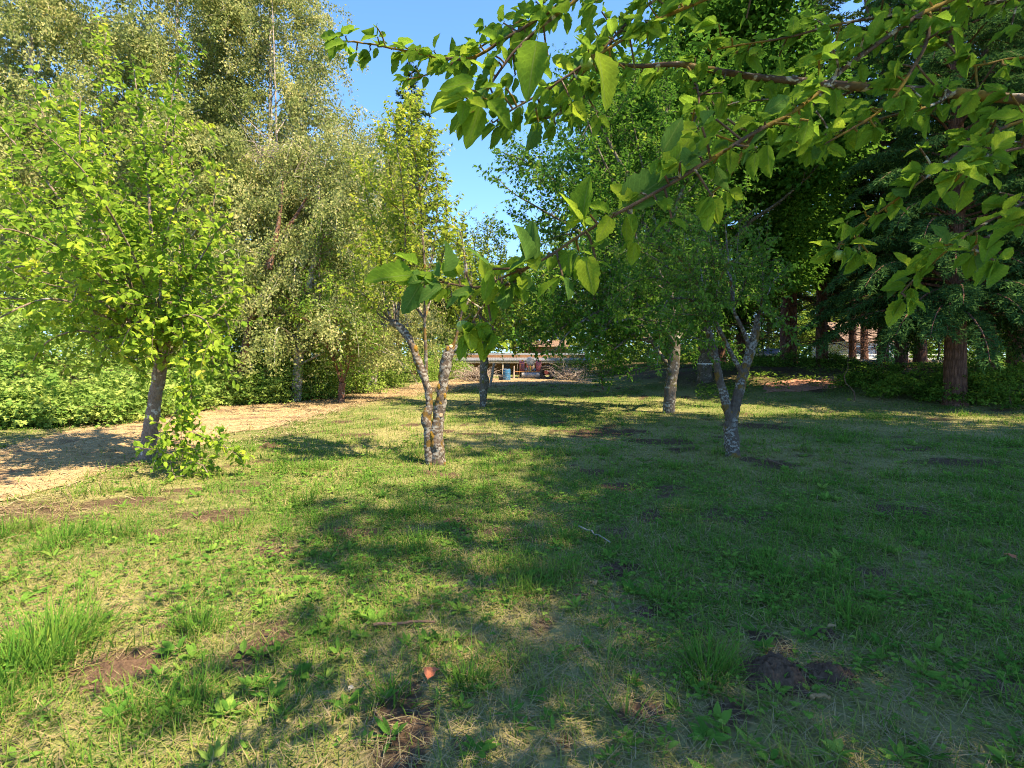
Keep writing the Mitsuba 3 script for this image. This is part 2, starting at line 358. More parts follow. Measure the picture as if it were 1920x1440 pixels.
def blades(P, az, L, W, lean, R, seg=3, curl=0.9):
    """Grass blades: root P, heading az, length, width, lean from upright, colour number."""
    n = len(P); d = np.stack([np.cos(az), np.sin(az), 0 * az], 1); s = np.stack([-np.sin(az), np.cos(az), 0 * az], 1)
    ts = np.linspace(0, 1, seg + 1); pos = P.copy(); rings = []
    for k, t in enumerate(ts):
        if k:
            a = lean + curl * lean * t
            pos = pos + (d * np.sin(a)[:, None] + UP * np.cos(a)[:, None]) * (L / seg)[:, None]
        w = W * (1 - t ** 1.6) * 0.5
        rings.append(pos[:, None] if k == seg else np.stack([pos - s * w[:, None], pos + s * w[:, None]], 1))
    v = np.concatenate(rings, 1); m = v.shape[1]
    f = []
    for k in range(seg - 1): f += [[2 * k, 2 * k + 1, 2 * k + 3], [2 * k, 2 * k + 3, 2 * k + 2]]
    f += [[2 * seg - 2, 2 * seg - 1, 2 * seg]]
    f = (np.array(f)[None] + (np.arange(n) * m)[:, None, None]).reshape(-1, 3)
    tv = np.r_[np.repeat(ts[:-1], 2), 1.0]
    return v.reshape(-1, 3), f, np.stack([np.repeat(R, m), np.tile(tv, n)], 1)

def field(y0, y1, dens, r, xl=1.25, xr=1.25):
    """Random points of the ground between two distances, out to a little past what is in view."""
    n = int(dens * (xl + xr) / 2 * (y1 ** 2 - y0 ** 2))
    y = np.sqrt(r.random(n) * (y1 ** 2 - y0 ** 2) + y0 ** 2); x = (r.random(n) * (xl + xr) - xl) * y
    return x, y
grass = Mesh(); r = rng(77)
for y0, y1, dens, Wd, seg, Lm in [(1.5, 3.2, 4600, .0052, 4, .125), (3.2, 5.5, 3200, .0062, 3, .13), (5.5, 9, 1500, .0080, 3, .125), (9, 15, 520, .0130, 2, .12), (15, 26, 140, .022, 2, .10), (26, 46, 30, .045, 2, .13)]:
    x, y = field(y0, y1, dens, r)
    dry = dryness(x, y); br = bare(x, y)
    tuft = sstep(.55, .72, nz(x, y, 2.6, 61, 3))
    keep = (r.random(len(x)) > br * 0.93) & (r.random(len(x)) < 0.42 + 0.55 * tuft + 0.2 * (1 - dry))
    keep &= ~(contains_xy(PATHPOLY, x, y) & (r.random(len(x)) > 0.06)) & ~((y > 16) & (x < -0.62 * y)) & (y < 44)
    keep &= ~((x > 6) & (y > 20) & (r.random(len(x)) < .7))
    x, y, dry, tuft = x[keep], y[keep], dry[keep], tuft[keep]; n = len(x)
    lying = r.random(n) < 0.26 + 0.40 * dry * (1 - tuft)
    L = Lm * (0.45 + 0.6 * r.random(n) + 1.3 * tuft * r.random(n)) * np.where(lying, 1.1, 1.0)
    lean = np.where(lying, 1.15 + 0.35 * r.random(n), 0.15 + 0.65 * r.random(n))
    R = np.clip(np.where(lying, 0.62 + 0.40 * r.random(n), 0.30 * r.random(n) + 0.26 * dry + 0.22 * r.random(n) ** 3 + 0.06 - 0.1 * tuft), 0.01, 0.99)
    P = np.stack([x, y, terrain(x, y) - 0.004 + np.where(lying, .008 + 0.012 * r.random(n), 0)], 1)
    grass.add(*blades(P, r.random(n) * 6.283, L, Wd * (0.6 + 0.8 * r.random(n)), lean, R, seg, np.where(lying, 0.1, 0.9)))
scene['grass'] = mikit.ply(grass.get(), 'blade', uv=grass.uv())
labels['grass'] = {'label': 'short uneven lawn grass, green with dry straw coloured blades', 'kind': 'stuff', 'category': 'grass'}

# straw strands on the path and scattered past its edge
r = rng(78); sm = Mesh()
n = 26000
k = r.integers(0, len(pu) - 1, n); w = r.random(n) * 1.3 - 0.12
q = pu[k] * (1 - w[:, None]) + pl[k] * w[:, None] + r.normal(size=(n, 2)) * 0.25
dist = q[:, 1]
P = np.c_[q, terrain(q[:, 0], q[:, 1]) + 0.02 + 0.03 * r.random(n)]
sm.add(*blades(P, r.random(n) * 6.283, (0.10 + 0.22 * r.random(n)), 0.004 + 0.0011 * dist, 1.35 + 0.3 * r.random(n), r.random(n), 2, 0.06))
scene['straw'] = mikit.ply(sm.get(), 'straw_blade', uv=sm.uv())
labels['straw'] = {'label': 'loose straw strands lying over the path and its edges', 'kind': 'stuff', 'category': 'straw'}

# clover and small broad-leaved weeds between the blades
cl = Leaves(); r = rng(79)
for y0, y1, dens, sz in [(1.6, 3.4, 420, .021), (3.4, 6.5, 230, .026), (6.5, 12, 60, .036)]:
    x, y = field(y0, y1, dens, r)
    m = sstep(.50, .62, nz(x, y, 1.1, 71, 3)) * (1 - bare(x, y) * 0.7)
    cx, cy = gp(620, 1060)
    m = np.maximum(m, 1.1 * np.exp(-(((x - cx) / 1.4) ** 2 + ((y - cy) / .7) ** 2)))
    cx, cy = gp(1720, 1290)
    m = np.maximum(m, 0.75 * np.exp(-(((x - cx) / .7) ** 2 + ((y - cy) / .35) ** 2)))
    keep = (r.random(len(x)) < m) & ~contains_xy(PATHPOLY, x, y); x, y = x[keep], y[keep]; n = len(x)
    z = terrain(x, y) + 0.02 + 0.045 * r.random(n); a0 = r.random(n) * 6.283; hue = r.random(n)
    for j in range(3):
        a = a0 + j * 2.094
        cl.add(np.stack([x, y, z], 1), np.stack([np.cos(a), np.sin(a), 0.15 + 0 * a], 1), np.stack([0.35 * r.normal(size=n), 0.35 * r.normal(size=n), np.ones(n)], 1), sz, sz * 0.85, hue)
put_leaves('clover', cl.arrays(), 6, 'leaf_clover')
labels['clover'] = {'label': 'low clover leaves in patches among the lawn grass', 'kind': 'stuff', 'category': 'clover'}
# ------------------------------------------------------------------ the orchard trees
def ortho(P): return np.asarray(P, float)
PROTO = {}
def proto_leaf(kind, hue):
    """One leaf of unit length and width with its root at the origin, for leaves that are parts of their own."""
    if (kind, hue) not in PROTO:
        one = (np.zeros((1, 3)), np.array([[0, 1.0, 0]]), np.array([[0, 0, 1.0]]), np.ones(1), np.ones(1), np.array([hue]))
        v, f, uv = leaf_geo(one, kind)
        PROTO[(kind, hue)] = (v, f, uv, {})
    return PROTO[(kind, hue)]
def leaf_parts(holder, arr, kind, bsdf, n=300, name='leaf'):
    """The n leaves that show largest become parts; the others are returned."""
    P, A, N, L, W, R = arr
    inview = (np.abs(P[:, 0] / np.maximum(P[:, 1], .1)) < 1.0) & (P[:, 1] > 0.4) & (np.abs((P[:, 2] - CAM_H) / np.maximum(P[:, 1], .1) + .05) < 0.72)
    B = np.cross(N, A)
    view = unit(P - np.array([0, 0, CAM_H]))
    size = L / np.linalg.norm(P - np.array([0, 0, CAM_H]), axis=1) * (0.35 + np.abs(np.sum(N * view, 1))) * inview
    order = np.argsort(-size)[:n]
    for i in order:
        hue = (int(R[i] * 5) + 0.5) / 5
        v, f, uv, made = proto_leaf(kind, hue)
        if bsdf not in made: made[bsdf] = mikit.ply((v, f), bsdf, smooth=False, uv=uv)
        M = np.eye(4); M[:3, 0], M[:3, 1], M[:3, 2], M[:3, 3] = B[i] * W[i], A[i] * L[i], N[i] * W[i], P[i]
        scene[part(holder, name)] = {**made[bsdf], 'to_world': T(M)}
    rest = np.ones(len(P), bool); rest[order] = False
    return tuple(x[rest] for x in arr)
def finish(t, key, wood, bsdf, leaf, kind, parts=0, moss=None):
    put(part(key, wood), t.w.get(), bsdf, smooth=True)
    arr = t.l.arrays()
    if parts:
        arr = leaf_parts(key, arr, kind, leaf, parts)
    c = part(key, 'crown')
    put_leaves(c, arr, kind, leaf)
    if parts: labels[c] = {'kind': 'stuff', 'label': 'the many leaves of the crown'}
def small_apples(key, pts, rad, bsdf='apple_skin'):
    m = trimesh.creation.icosphere(2, 1.0); v = m.vertices.copy()
    v[:, 2] -= 0.22 * np.exp(-(v[:, 0] ** 2 + v[:, 1] ** 2) / .08) * np.sign(v[:, 2]); v[:, :2] *= (1 + 0.06 * v[:, 2:])
    shape = mikit.ply((v, m.faces), bsdf, smooth=True)
    for p, rr in zip(pts, np.broadcast_to(rad, (len(pts),))):
        scene[part(key, 'apple')] = {**shape, 'to_world': T().translate(list(map(float, p))).scale([float(rr), float(rr), float(rr * .95)])}
def apple_col(p, n, uv):
    k = mix((.16, .25, .04), (.24, .32, .07), fbm(p.x * 30, p.y * 30, p.z * 30))
    return mix(k, (.30, .12, .06), smoothstep(.62, .9, fbm(p.x * 11 + 9, p.y * 11, p.z * 11)))
scene['apple_skin'] = {'type': 'twosided', 'bsdf': {'type': 'principled', 'base_color': proc(apple_col), 'roughness': 0.38, 'specular': 0.5}}
plain('cut_wood', (.50, .33, .19), .8, .4, 60)

# --- left apple tree
D = 8.05
t = Tree(11); r = t.r
A_ = lambda x, y, dd=0.0: at(x, y, D + dd)
base = A_(275, 868); base[2] = terrain(base[0], base[1]) - 0.05
t.stem([base, A_(277, 850), A_(283, 800), A_(291, 745), A_(299, 700), A_(303, 662)], [.135, .112, .100, .092, .095, .085])
lims = [
    [(300, 690, 0), (272, 655, .1), (243, 640, .1), (238, 610, .05), (228, 570, 0), (208, 510, -.1), (190, 440, -.2), (178, 350, -.2), (165, 230, -.1)],
    [(302, 672, 0), (292, 610, 0), (289, 520, .1), (283, 430, .15), (276, 330, .2), (264, 230, .2), (250, 120, .3)],
    [(302, 690, 0), (335, 670, .1), (358, 650, .2), (350, 590, .3), (341, 540, .35), (336, 470, .4), (328, 380, .5), (322, 290, .5), (330, 215, .5)],
    [(303, 664, 0), (322, 600, -.5), (352, 530, -.8), (385, 470, -.9), (415, 425, -.9), (430, 415, -.9)],
    [(300, 680, 0), (250, 610, -.6), (180, 560, -1.0), (110, 520, -1.2), (40, 500, -1.3), (-40, 520, -1.3)],
    [(300, 680, 0), (240, 590, .6), (160, 500, 1.0), (80, 420, 1.2), (10, 330, 1.3)],
    [(300, 670, 0), (220, 560, .2), (140, 460, -.1), (60, 380, -.3), (-20, 300, -.4)],
    [(300, 670, 0), (240, 520, -.5), (170, 400, -.8), (110, 280, -.9), (60, 170, -.9)],
    [(303, 664, 0), (320, 590, .9), (365, 500, 1.3), (395, 420, 1.5), (405, 330, 1.6)],
    [(303, 664, 0), (300, 560, -.7), (310, 450, -1.0), (345, 360, -1.1), (395, 300, -1.1)],
    [(300, 670, 0), (230, 480, .8), (200, 330, 1.0), (190, 190, 1.1), (200, 60, 1.1)],
    [(303, 664, 0), (280, 480, .8), (300, 330, .9), (320, 200, .9), (340, 110, 1.0)],
    [(300, 680, 0), (230, 640, -.4), (150, 620, -.7), (90, 640, -.8), (60, 680, -.8)],
    [(300, 680, 0), (190, 600, .4), (70, 560, .5), (-60, 560, .6), (-160, 600, .6)],
    [(300, 675, 0), (200, 500, .3), (80, 330, .4), (-30, 200, .5), (-100, 90, .5)],
    [(302, 690, 0), (360, 620, -.3), (410, 590, -.4), (430, 620, -.4), (425, 690, -.4)],
    [(302, 690, 0), (350, 600, -.5), (400, 560, -.6), (440, 545, -.6)],
    [(300, 675, 0), (180, 520, -.6), (60, 430, -.9), (-60, 380, -1.0), (-160, 380, -1.0)], [(300, 675, 0), (160, 560, .9), (20, 480, 1.3), (-120, 440, 1.4)], [(300, 670, 0), (200, 440, -.9), (150, 300, -1.2), (150, 180, -1.2)], [(300, 680, 0), (200, 620, .9), (110, 600, 1.3), (40, 620, 1.4)],
    [(300, 675, 0), (230, 560, -1.0), (120, 470, -2.0), (20, 430, -2.7), (-60, 440, -3.0)], [(300, 675, 0), (210, 600, -.8), (100, 560, -1.6), (10, 590, -2.0), (-60, 640, -2.2)], [(303, 664, 0), (250, 480, -.9), (170, 340, -1.7), (60, 230, -2.2)], [(300, 685, 0), (250, 650, .3), (215, 650, .4), (190, 690, .5)], [(300, 670, 0), (290, 620, -.5), (270, 600, -.8), (240, 620, -1.0), (225, 660, -1.0)], [(302, 670, 0), (325, 610, -.6), (355, 590, -1.0), (385, 600, -1.1), (400, 650, -1.1)], [(302, 670, 0), (320, 610, .3), (310, 590, -.4), (290, 600, -.9), (275, 640, -1.0)], [(300, 675, 0), (260, 620, .6), (230, 600, .9), (200, 640, 1.0), (185, 690, 1.0)], [(302, 685, 0), (345, 640, .6), (385, 640, .8), (400, 690, .9)],
]
for k, pts in enumerate(lims):
    ln = t.limb([A_(*p) for p in pts], .040 if k < 3 else .026, .006, 7, .12, .12)
    t.leafy(ln, .155, .46, .034, .120, .064, start=.34 if k < 3 else .28, droop=.38)
    for q in range(2):      # side shoots
        k0 = ln[int(len(ln) * (0.35 + 0.2 * q))]
        sh = bendline(k0, unit(r.normal(size=3) + UP * .8), .9, r, 7, .35, .12)
        t.w.add(*tube(sh, np.linspace(.009, .003, 7), 4, cap=False))
        t.leafy(sh, .11, .32, .034, .120, .066, start=.1, droop=.35)
# low shoots in front of the trunk, hanging to the ground
for pts in [[(315, 670, -.3), (330, 620, -.6), (345, 640, -.9), (345, 720, -1.0), (340, 800, -1.05), (345, 880, -1.1), (350, 925, -1.1)],
            [(318, 640, -.3), (322, 600, -.5), (338, 600, -.8), (352, 660, -.9), (358, 740, -1.0), (352, 800, -1.0)], [(312, 650, -.3), (308, 600, -.6), (296, 590, -.9), (286, 630, -1.0), (285, 660, -1.0)], [(320, 640, -.3), (345, 600, -.5), (375, 610, -.7), (392, 650, -.8)], [(345, 870, -1.1), (372, 868, -1.15), (390, 890, -1.2), (384, 915, -1.2)], [(340, 830, -1.0), (320, 860, -1.2), (330, 900, -1.25), (345, 940, -1.25)],
            [(345, 790, -1.0), (370, 815, -1.1), (405, 830, -1.1), (435, 845, -1.1), (452, 862, -1.1)],
            [(340, 760, -1.0), (318, 790, -1.1), (300, 830, -1.15), (296, 855, -1.15)],
            [(330, 640, -.6), (300, 620, -.8), (275, 625, -.9), (262, 640, -.9)], [(335, 630, -.6), (365, 640, -.8), (385, 660, -.9)]]:
    ln = t.limb([A_(*p) for p in pts], .010, .003, 5, .1)
    t.leafy(ln, .055, .22, .030, .098, .060, start=.05, droop=.25)
key = thing('apple_tree', 'bright leafy apple tree standing left beside the straw path, low shoots hanging to the ground', 'tree')
LEFT = key
finish(t, key, 'trunk', 'bark_left', 'leaf_apple', 6, 300)
ap = t.l.arrays()[0]; sel = ap[(ap[:, 1] < 7.6) & (ap[:, 2] > 1.5)]
small_apples(key, sel[r.integers(0, len(sel), 26)] - UP * .04, .020)
stub = trimesh.creation.cylinder(.034, .006, sections=14); Rm = trimesh.geometry.align_vectors([0, 0, 1], [-.3, -.95, .1])
Rm[:3, 3] = A_(298, 694, -.112); stub.apply_transform(Rm)
put(part(key, 'pruning_cut'), stub, 'cut_wood')

# --- centre apple tree with twin mossy stems
D = 7.8
t = Tree(12); r = t.r
base = A_(822, 874); base[2] = terrain(base[0], base[1]) - 0.05
b2 = A_(806, 862); b2[2] = terrain(b2[0], b2[1]) - 0.05
t.stem([base, A_(821, 850), A_(819, 815), A_(823, 780), A_(829, 735), A_(833, 700), A_(838, 672), A_(846, 650)], [.120, .108, .100, .088, .080, .085, .086, .070], lump=.3)
t.stem([b2 + [0.05, 0, 0], A_(806, 845), A_(803, 800), A_(799, 785), A_(805, 760), A_(803, 735), A_(797, 712), A_(790, 692), A_(781, 670), A_(774, 650), A_(762, 628), A_(745, 610), A_(733, 604)], [.092, .085, .075, .080, .058, .055, .058, .062, .055, .052, .058, .060, .055], lump=.3)
t.stem([A_(842, 660), A_(856, 652), A_(868, 638), A_(880, 622)], [.045, .040, .034, .028], lump=.2)
t.stem([A_(845, 655), A_(853, 640), A_(860, 612), A_(866, 585), A_(872, 545), A_(872, 500), A_(862, 430)], [.04, .024, .020, .018, .016, .012, .006], sides=10, lump=.08)
t.stem([A_(798, 712), A_(799, 680), A_(796, 600), A_(797, 530), A_(792, 440), A_(787, 360), A_(775, 270), A_(768, 190)], [.030, .027, .022, .019, .017, .013, .009, .004], sides=10, lump=.06)
shoots = [[(735, 604, 0), (722, 560, .1), (716, 520, .2), (712, 470, .3), (705, 430, .3)], [(742, 606, 0), (740, 560, -.2), (728, 500, -.3), (712, 440, -.3)], [(735, 604, 0), (700, 580, .2), (675, 540, .3), (660, 500, .3)],
          [(740, 606, 0), (748, 560, .2), (752, 480, .4), (740, 380, .5), (728, 300, .5), (720, 235, .5)], [(745, 608, 0), (752, 540, -.2), (760, 430, -.4), (752, 330, -.5), (742, 260, -.5), (738, 205, -.5)],
          [(797, 530, 0), (815, 450, .2), (820, 380, .3), (815, 300, .4), (800, 250, .4)], [(796, 600, 0), (770, 520, .4), (765, 420, .6), (775, 330, .7), (782, 240, .7), (770, 185, .7)],
          [(797, 560, 0), (825, 500, -.3), (838, 430, -.5), (835, 370, -.5)], [(792, 440, 0), (745, 390, -.3), (705, 360, -.4), (690, 330, -.4)], [(796, 600, 0), (735, 520, -.6), (690, 470, -.8), (655, 455, -.8)],
          [(866, 585, 0), (885, 540, .2), (880, 490, .3), (850, 450, .3)], [(797, 530, 0), (760, 460, .9), (720, 420, 1.2), (680, 410, 1.3)], [(796, 600, 0), (820, 520, .8), (840, 460, 1.1), (845, 420, 1.2)],
          [(787, 360, 0), (760, 300, .2), (750, 240, .2), (748, 200, .2)], [(787, 360, 0), (805, 300, 0), (800, 260, 0), (808, 240, 0)], [(735, 604, 0), (690, 560, -.4), (660, 540, -.6), (640, 545, -.6)], [(740, 604, 0), (720, 470, .5), (690, 380, .6), (680, 300, .6)]]
for k, pts in enumerate(shoots):
    ln = t.limb([A_(*p) for p in pts], .016, .003, 6, .1)
    t.leafy(ln, .050, .34, .026, .078, .043, start=.22, up=.5, droop=.5)
ln = np.array([A_(797, 560), A_(797, 520), A_(792, 440), A_(787, 360), A_(775, 270), A_(768, 190)])
t.leafy(spline(ln, n=30), .04, .38, .026, .078, .043, start=.12, up=.5, droop=.5)
for q in range(16):         # bare twigs where it was pruned
    sh = bendline(A_(738 + 14 * r.normal(), 608 + 6 * r.random()), r.normal(size=3) * [1, .6, .3] + UP * .7, .28, r, 6, .2, .15)
    t.w.add(*tube(sh, np.linspace(.006, .002, 6), 4, cap=False))
key = thing('apple_tree', 'middle apple tree with twin mossy lichen covered stems and tall upright shoots', 'tree')
finish(t, key, 'trunk', 'bark_lichen', 'leaf_centre', 4, 300)
for p, d in [((827, 778, -.085), (0, -1, .1)), ((846, 649, -.05), (.1, -.9, .5))]:
    m = trimesh.creation.cylinder(.026, .012, sections=12); Rm = trimesh.geometry.align_vectors([0, 0, 1], d); Rm[:3, 3] = A_(*p); m.apply_transform(Rm)
    put(part(key, 'pruning_cut'), m, 'cut_wood')
plain('moss', (.22, .125, .012), .95, .9, 70)
mm = Mesh()
for p, rr in [((833, 742, -.05), .045), ((827, 700, -.04), .04), ((823, 725, -.06), .04), ((826, 755, -.06), .045), ((779, 655, -.03), .05), ((783, 668, -.02), .04), ((840, 655, -.05), .04), ((816, 800, -.05), .06), ((812, 815, -.06), .07)]:
    b = trimesh.creation.icosphere(3, 1.0); v = b.vertices * (1 + 0.5 * (meshkit.fbm(b.vertices * 3, 3, int(p[0])) - .5)[:, None]) * rr * np.array([.7, .55, 1.2]); mm.add(v + A_(*p), b.faces)
put(part(key, 'moss'), mm.get(), 'moss', smooth=True)

# --- right pear tree, in shade, with a V of lichen covered stems
D = 8.35
t = Tree(13); r = t.r
base = A_(1374, 864); base[2] = terrain(base[0], base[1]) - 0.05
t.stem([base, A_(1373, 845), A_(1370, 805), A_(1372, 785), A_(1383, 745), A_(1391, 710), A_(1400, 680), A_(1410, 648), A_(1417, 620), A_(1422, 590)], [.125, .118, .112, .100, .078, .082, .075, .070, .060, .035], lump=.28)
t.stem([A_(1372, 805), A_(1366, 775), A_(1356, 738), A_(1348, 705), A_(1341, 668), A_(1334, 640), A_(1326, 610), A_(1318, 560)], [.085, .075, .068, .060, .055, .055, .045, .02], lump=.28)
t.stem([A_(1388, 694), A_(1376, 672), A_(1362, 645), A_(1350, 620), A_(1338, 598), A_(1300, 560)], [.042, .038, .034, .032, .028, .012], lump=.12, sides=12)
t.stem([A_(1405, 655), A_(1398, 630), A_(1386, 605), A_(1375, 580), A_(1370, 520), A_(1364, 470), A_(1360, 420)], [.04, .034, .030, .026, .02, .014, .006], lump=.1, sides=12)
sh_ = [[(1326, 610, 0), (1290, 560, -.3), (1255, 560, -.5), (1240, 600, -.6), (1235, 660, -.6), (1232, 690, -.6)], [(1320, 600, 0), (1270, 540, .2), (1220, 520, .4), (1170, 540, .5), (1150, 570, .5)], [(1318, 560, 0), (1290, 490, -.2), (1260, 440, -.3), (1230, 420, -.3)],
       [(1318, 560, 0), (1310, 480, .3), (1290, 420, .5), (1260, 390, .5)], [(1338, 598, 0), (1340, 520, -.5), (1330, 450, -.7), (1310, 410, -.7)], [(1375, 580, 0), (1400, 520, -.4), (1420, 470, -.5), (1440, 450, -.5)],
       [(1422, 590, 0), (1440, 550, .2), (1460, 520, .3), (1480, 520, .3)], [(1422, 590, 0), (1430, 540, -.4), (1425, 480, -.6), (1410, 440, -.6)], [(1370, 520, 0), (1350, 470, .4), (1330, 430, .5), (1320, 400, .5)], [(1326, 610, 0), (1300, 590, -.7), (1270, 590, -.9), (1250, 620, -.9)],
       [(1318, 560, 0), (1250, 500, .8), (1190, 470, 1.0), (1150, 480, 1.0)], [(1375, 580, 0), (1380, 500, .7), (1385, 440, .8), (1390, 400, .8)], [(1422, 590, 0), (1450, 590, -.4), (1475, 610, -.5), (1490, 640, -.5)], [(1300, 560, 0), (1250, 460, -.5), (1200, 440, -.6)], [(1340, 600, 0), (1310, 540, -.9), (1290, 500, -1.0), (1280, 470, -1.0)],
       [(1334, 620, 0), (1320, 640, -.3), (1290, 630, -.4), (1275, 650, -.4)], [(1375, 580, 0), (1345, 540, -.7), (1370, 490, -.8), (1400, 500, -.8)]]
for pts in sh_:
    ln = t.limb([A_(*p) for p in pts], .016, .003, 6, .1)
    t.leafy(ln, .050, .36, .024, .074, .040, start=.12, droop=.55)
key = thing('pear_tree', 'shaded fruit tree on the right with a V of grey lichen stems', 'tree')
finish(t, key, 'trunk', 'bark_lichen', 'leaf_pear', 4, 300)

# --- vase shaped tree by the path, small trees behind, big trees right of the middle
def orchard(name, label, bx, by, D, trunk, limbs, seed, bsdf, leaf, L, W, twig, tl, sp, kind=4, leaf_start=.15, side=3, sl=1.2, droop=.45, limb_r=.05, rad=None, parts=0, by_z=None):
    t = Tree(seed); r = t.r
    A_ = lambda x, y, dd=0.0: at(x, y, D + dd)
    pts = [A_(*p[:2]) for p in trunk]; pts[0][2] = terrain(pts[0][0], pts[0][1]) - 0.06
    t.stem(pts, [p[2] for p in trunk], 14, .06, .18, 9)
    for lim in limbs:
        ln = t.limb([A_(*p) for p in lim], limb_r, .008, 7, .15, .1, 6)
        t.leafy(ln, twig, tl, sp, L, W, start=leaf_start, droop=droop)
        for q in range(side):
            k0 = ln[int((len(ln) - 1) * (0.3 + 0.65 * r.random()))]
            shh = bendline(k0, unit(r.normal(size=3) + UP * .5), sl * (.6 + .6 * r.random()), r, 7, .3, .14)
            t.w.add(*tube(shh, np.linspace(.014, .004, 7), 4, cap=False))
            t.leafy(shh, twig, tl, sp, L, W, start=.05, droop=droop)
    key = thing(name, label, 'tree')
    finish(t, key, 'trunk', bsdf, leaf, kind, parts)
    return key, t
orchard('peach_tree', 'vase shaped fruit tree with reddish stems standing at the edge of the straw path', 640, 755, 19,
        [(641, 756, .13), (640, 735, .12), (642, 718, .12)],
        [[(641, 722, 0), (633, 695, 0), (626, 665, 0), (612, 640, 0), (596, 600, 0), (570, 540, 0)], [(642, 720, 0), (650, 695, 0), (662, 670, 0), (680, 640, 0), (688, 610, 0), (700, 560, .3)], [(642, 718, 0), (640, 690, -.4), (632, 650, -.8), (630, 590, -1), (625, 520, -1.2)],
         [(642, 718, 0), (648, 690, .5), (655, 640, 1), (655, 570, 1.3), (650, 490, 1.4)], [(626, 665, 0), (590, 630, .6), (550, 600, 1), (510, 600, 1.2), (485, 620, 1.3)], [(633, 695, 0), (610, 640, -.9), (575, 600, -1.4), (540, 590, -1.7), (505, 605, -1.8)],
         [(650, 695, 0), (670, 650, -.8), (690, 620, -1.2), (715, 610, -1.3)], [(612, 640, 0), (585, 560, .4), (560, 480, .6), (545, 430, .6)], [(632, 650, -.6), (600, 560, -.9), (600, 480, -1), (610, 430, -1)], [(655, 640, .8), (680, 570, .9), (700, 500, .9), (690, 450, .9)], [(626, 665, 0), (560, 590, -.3), (520, 540, -.4), (490, 530, -.4)]],
        21, 'bark_peach', 'leaf_peach', .13, .044, .14, .6, .042, 4, .25, 6, 1.4, .7)
orchard('plum_tree', 'small tree with a knotty dark trunk in the middle distance before the blue barrel', 907, 762, 17.6,
        [(906, 764, .12), (906, 740, .13), (908, 715, .17), (906, 700, .13), (908, 680, .15), (907, 664, .10)],
        [[(907, 668, 0), (905, 640, 0), (900, 600, 0), (893, 540, 0), (890, 470, 0), (885, 430, 0)], [(907, 668, 0), (915, 640, .2), (930, 600, .4), (950, 550, .6), (960, 490, .6)], [(907, 668, 0), (890, 640, -.3), (868, 610, -.5), (850, 570, -.6), (845, 520, -.6)],
         [(905, 640, 0), (920, 580, -.7), (935, 520, -1), (940, 450, -1)], [(905, 640, 0), (880, 570, .8), (865, 500, 1.1), (868, 440, 1.1)], [(907, 660, 0), (930, 640, -.5), (955, 620, -.8), (975, 630, -.9)], [(907, 660, 0), (940, 600, .8), (965, 560, 1.1), (985, 540, 1.2)], [(900, 600, 0), (910, 530, .3), (915, 460, .4), (912, 420, .4)]],
        22, 'bark_grey', 'leaf_centre', .095, .058, .11, .45, .040, 4, .15, 6, 1.0, .45, .035)
orchard('cherry_tree', 'tall shaded tree with a leaning mottled trunk and low drooping boughs right of the middle', 1255, 776, 15.2,
        [(1254, 780, .18), (1255, 755, .17), (1258, 720, .17), (1262, 690, .17), (1265, 660, .16), (1266, 630, .14)],
        [[(1262, 690, 0), (1240, 668, 0), (1222, 640, 0), (1205, 610, 0), (1180, 570, 0), (1150, 530, 0), (1100, 500, 0)], [(1266, 640, 0), (1260, 560, 0), (1240, 470, 0), (1220, 380, 0), (1200, 290, 0), (1180, 200, 0)], [(1266, 640, 0), (1290, 560, .5), (1310, 480, .8), (1330, 400, 1), (1345, 320, 1)],
         [(1266, 640, 0), (1200, 560, -.8), (1130, 510, -1.5), (1060, 500, -2), (1000, 530, -2.2)], [(1260, 560, 0), (1180, 470, .5), (1110, 400, .8), (1040, 340, 1), (980, 300, 1.1), (935, 285, 1.1)], [(1260, 560, 0), (1160, 480, -.5), (1080, 430, -.8), (1010, 390, -1), (960, 360, -1.1), (930, 330, -1.1)],
         [(1222, 640, 0), (1160, 620, .6), (1100, 600, 1), (1040, 610, 1.2), (990, 640, 1.3)], [(1265, 650, 0), (1220, 600, -1.5), (1170, 600, -2.5), (1120, 630, -3), (1090, 660, -3)], [(1260, 560, 0), (1200, 440, -1), (1150, 340, -1.5), (1110, 250, -1.7), (1090, 180, -1.7)], [(1240, 470, 0), (1180, 380, .9), (1120, 300, 1.4), (1080, 230, 1.5)],
         [(1240, 470, 0), (1270, 380, -1), (1300, 300, -1.4), (1310, 220, -1.5)], [(1266, 640, 0), (1300, 600, 1.2), (1350, 560, 2), (1400, 560, 2.4)], [(1205, 610, 0), (1140, 560, 1.5), (1080, 540, 2.3), (1010, 560, 2.7), (960, 590, 2.8)], [(1220, 380, 0), (1160, 300, -.4), (1110, 200, -.5), (1070, 130, -.5)], [(1240, 470, 0), (1140, 430, .3), (1060, 440, .5), (1000, 470, .5)],
         [(1200, 560, -.6), (1130, 580, -2), (1070, 620, -2.6), (1040, 660, -2.8)], [(1260, 560, 0), (1230, 500, 1.6), (1190, 450, 2.4), (1140, 400, 2.8)], [(1150, 530, .2), (1080, 560, 1.0), (1020, 600, 1.5), (985, 645, 1.7)], [(1150, 530, 0), (1100, 570, -.6), (1060, 610, -1), (1020, 655, -1.2)], [(1205, 610, 0), (1170, 640, -1), (1140, 665, -1.4)], [(1220, 380, 0), (1240, 290, .6), (1250, 200, .8), (1240, 120, .8)]],
        23, 'bark_grey', 'leaf_maple', .125, .078, .13, .65, .048, 4, .16, 8, 1.9, .45, .07)

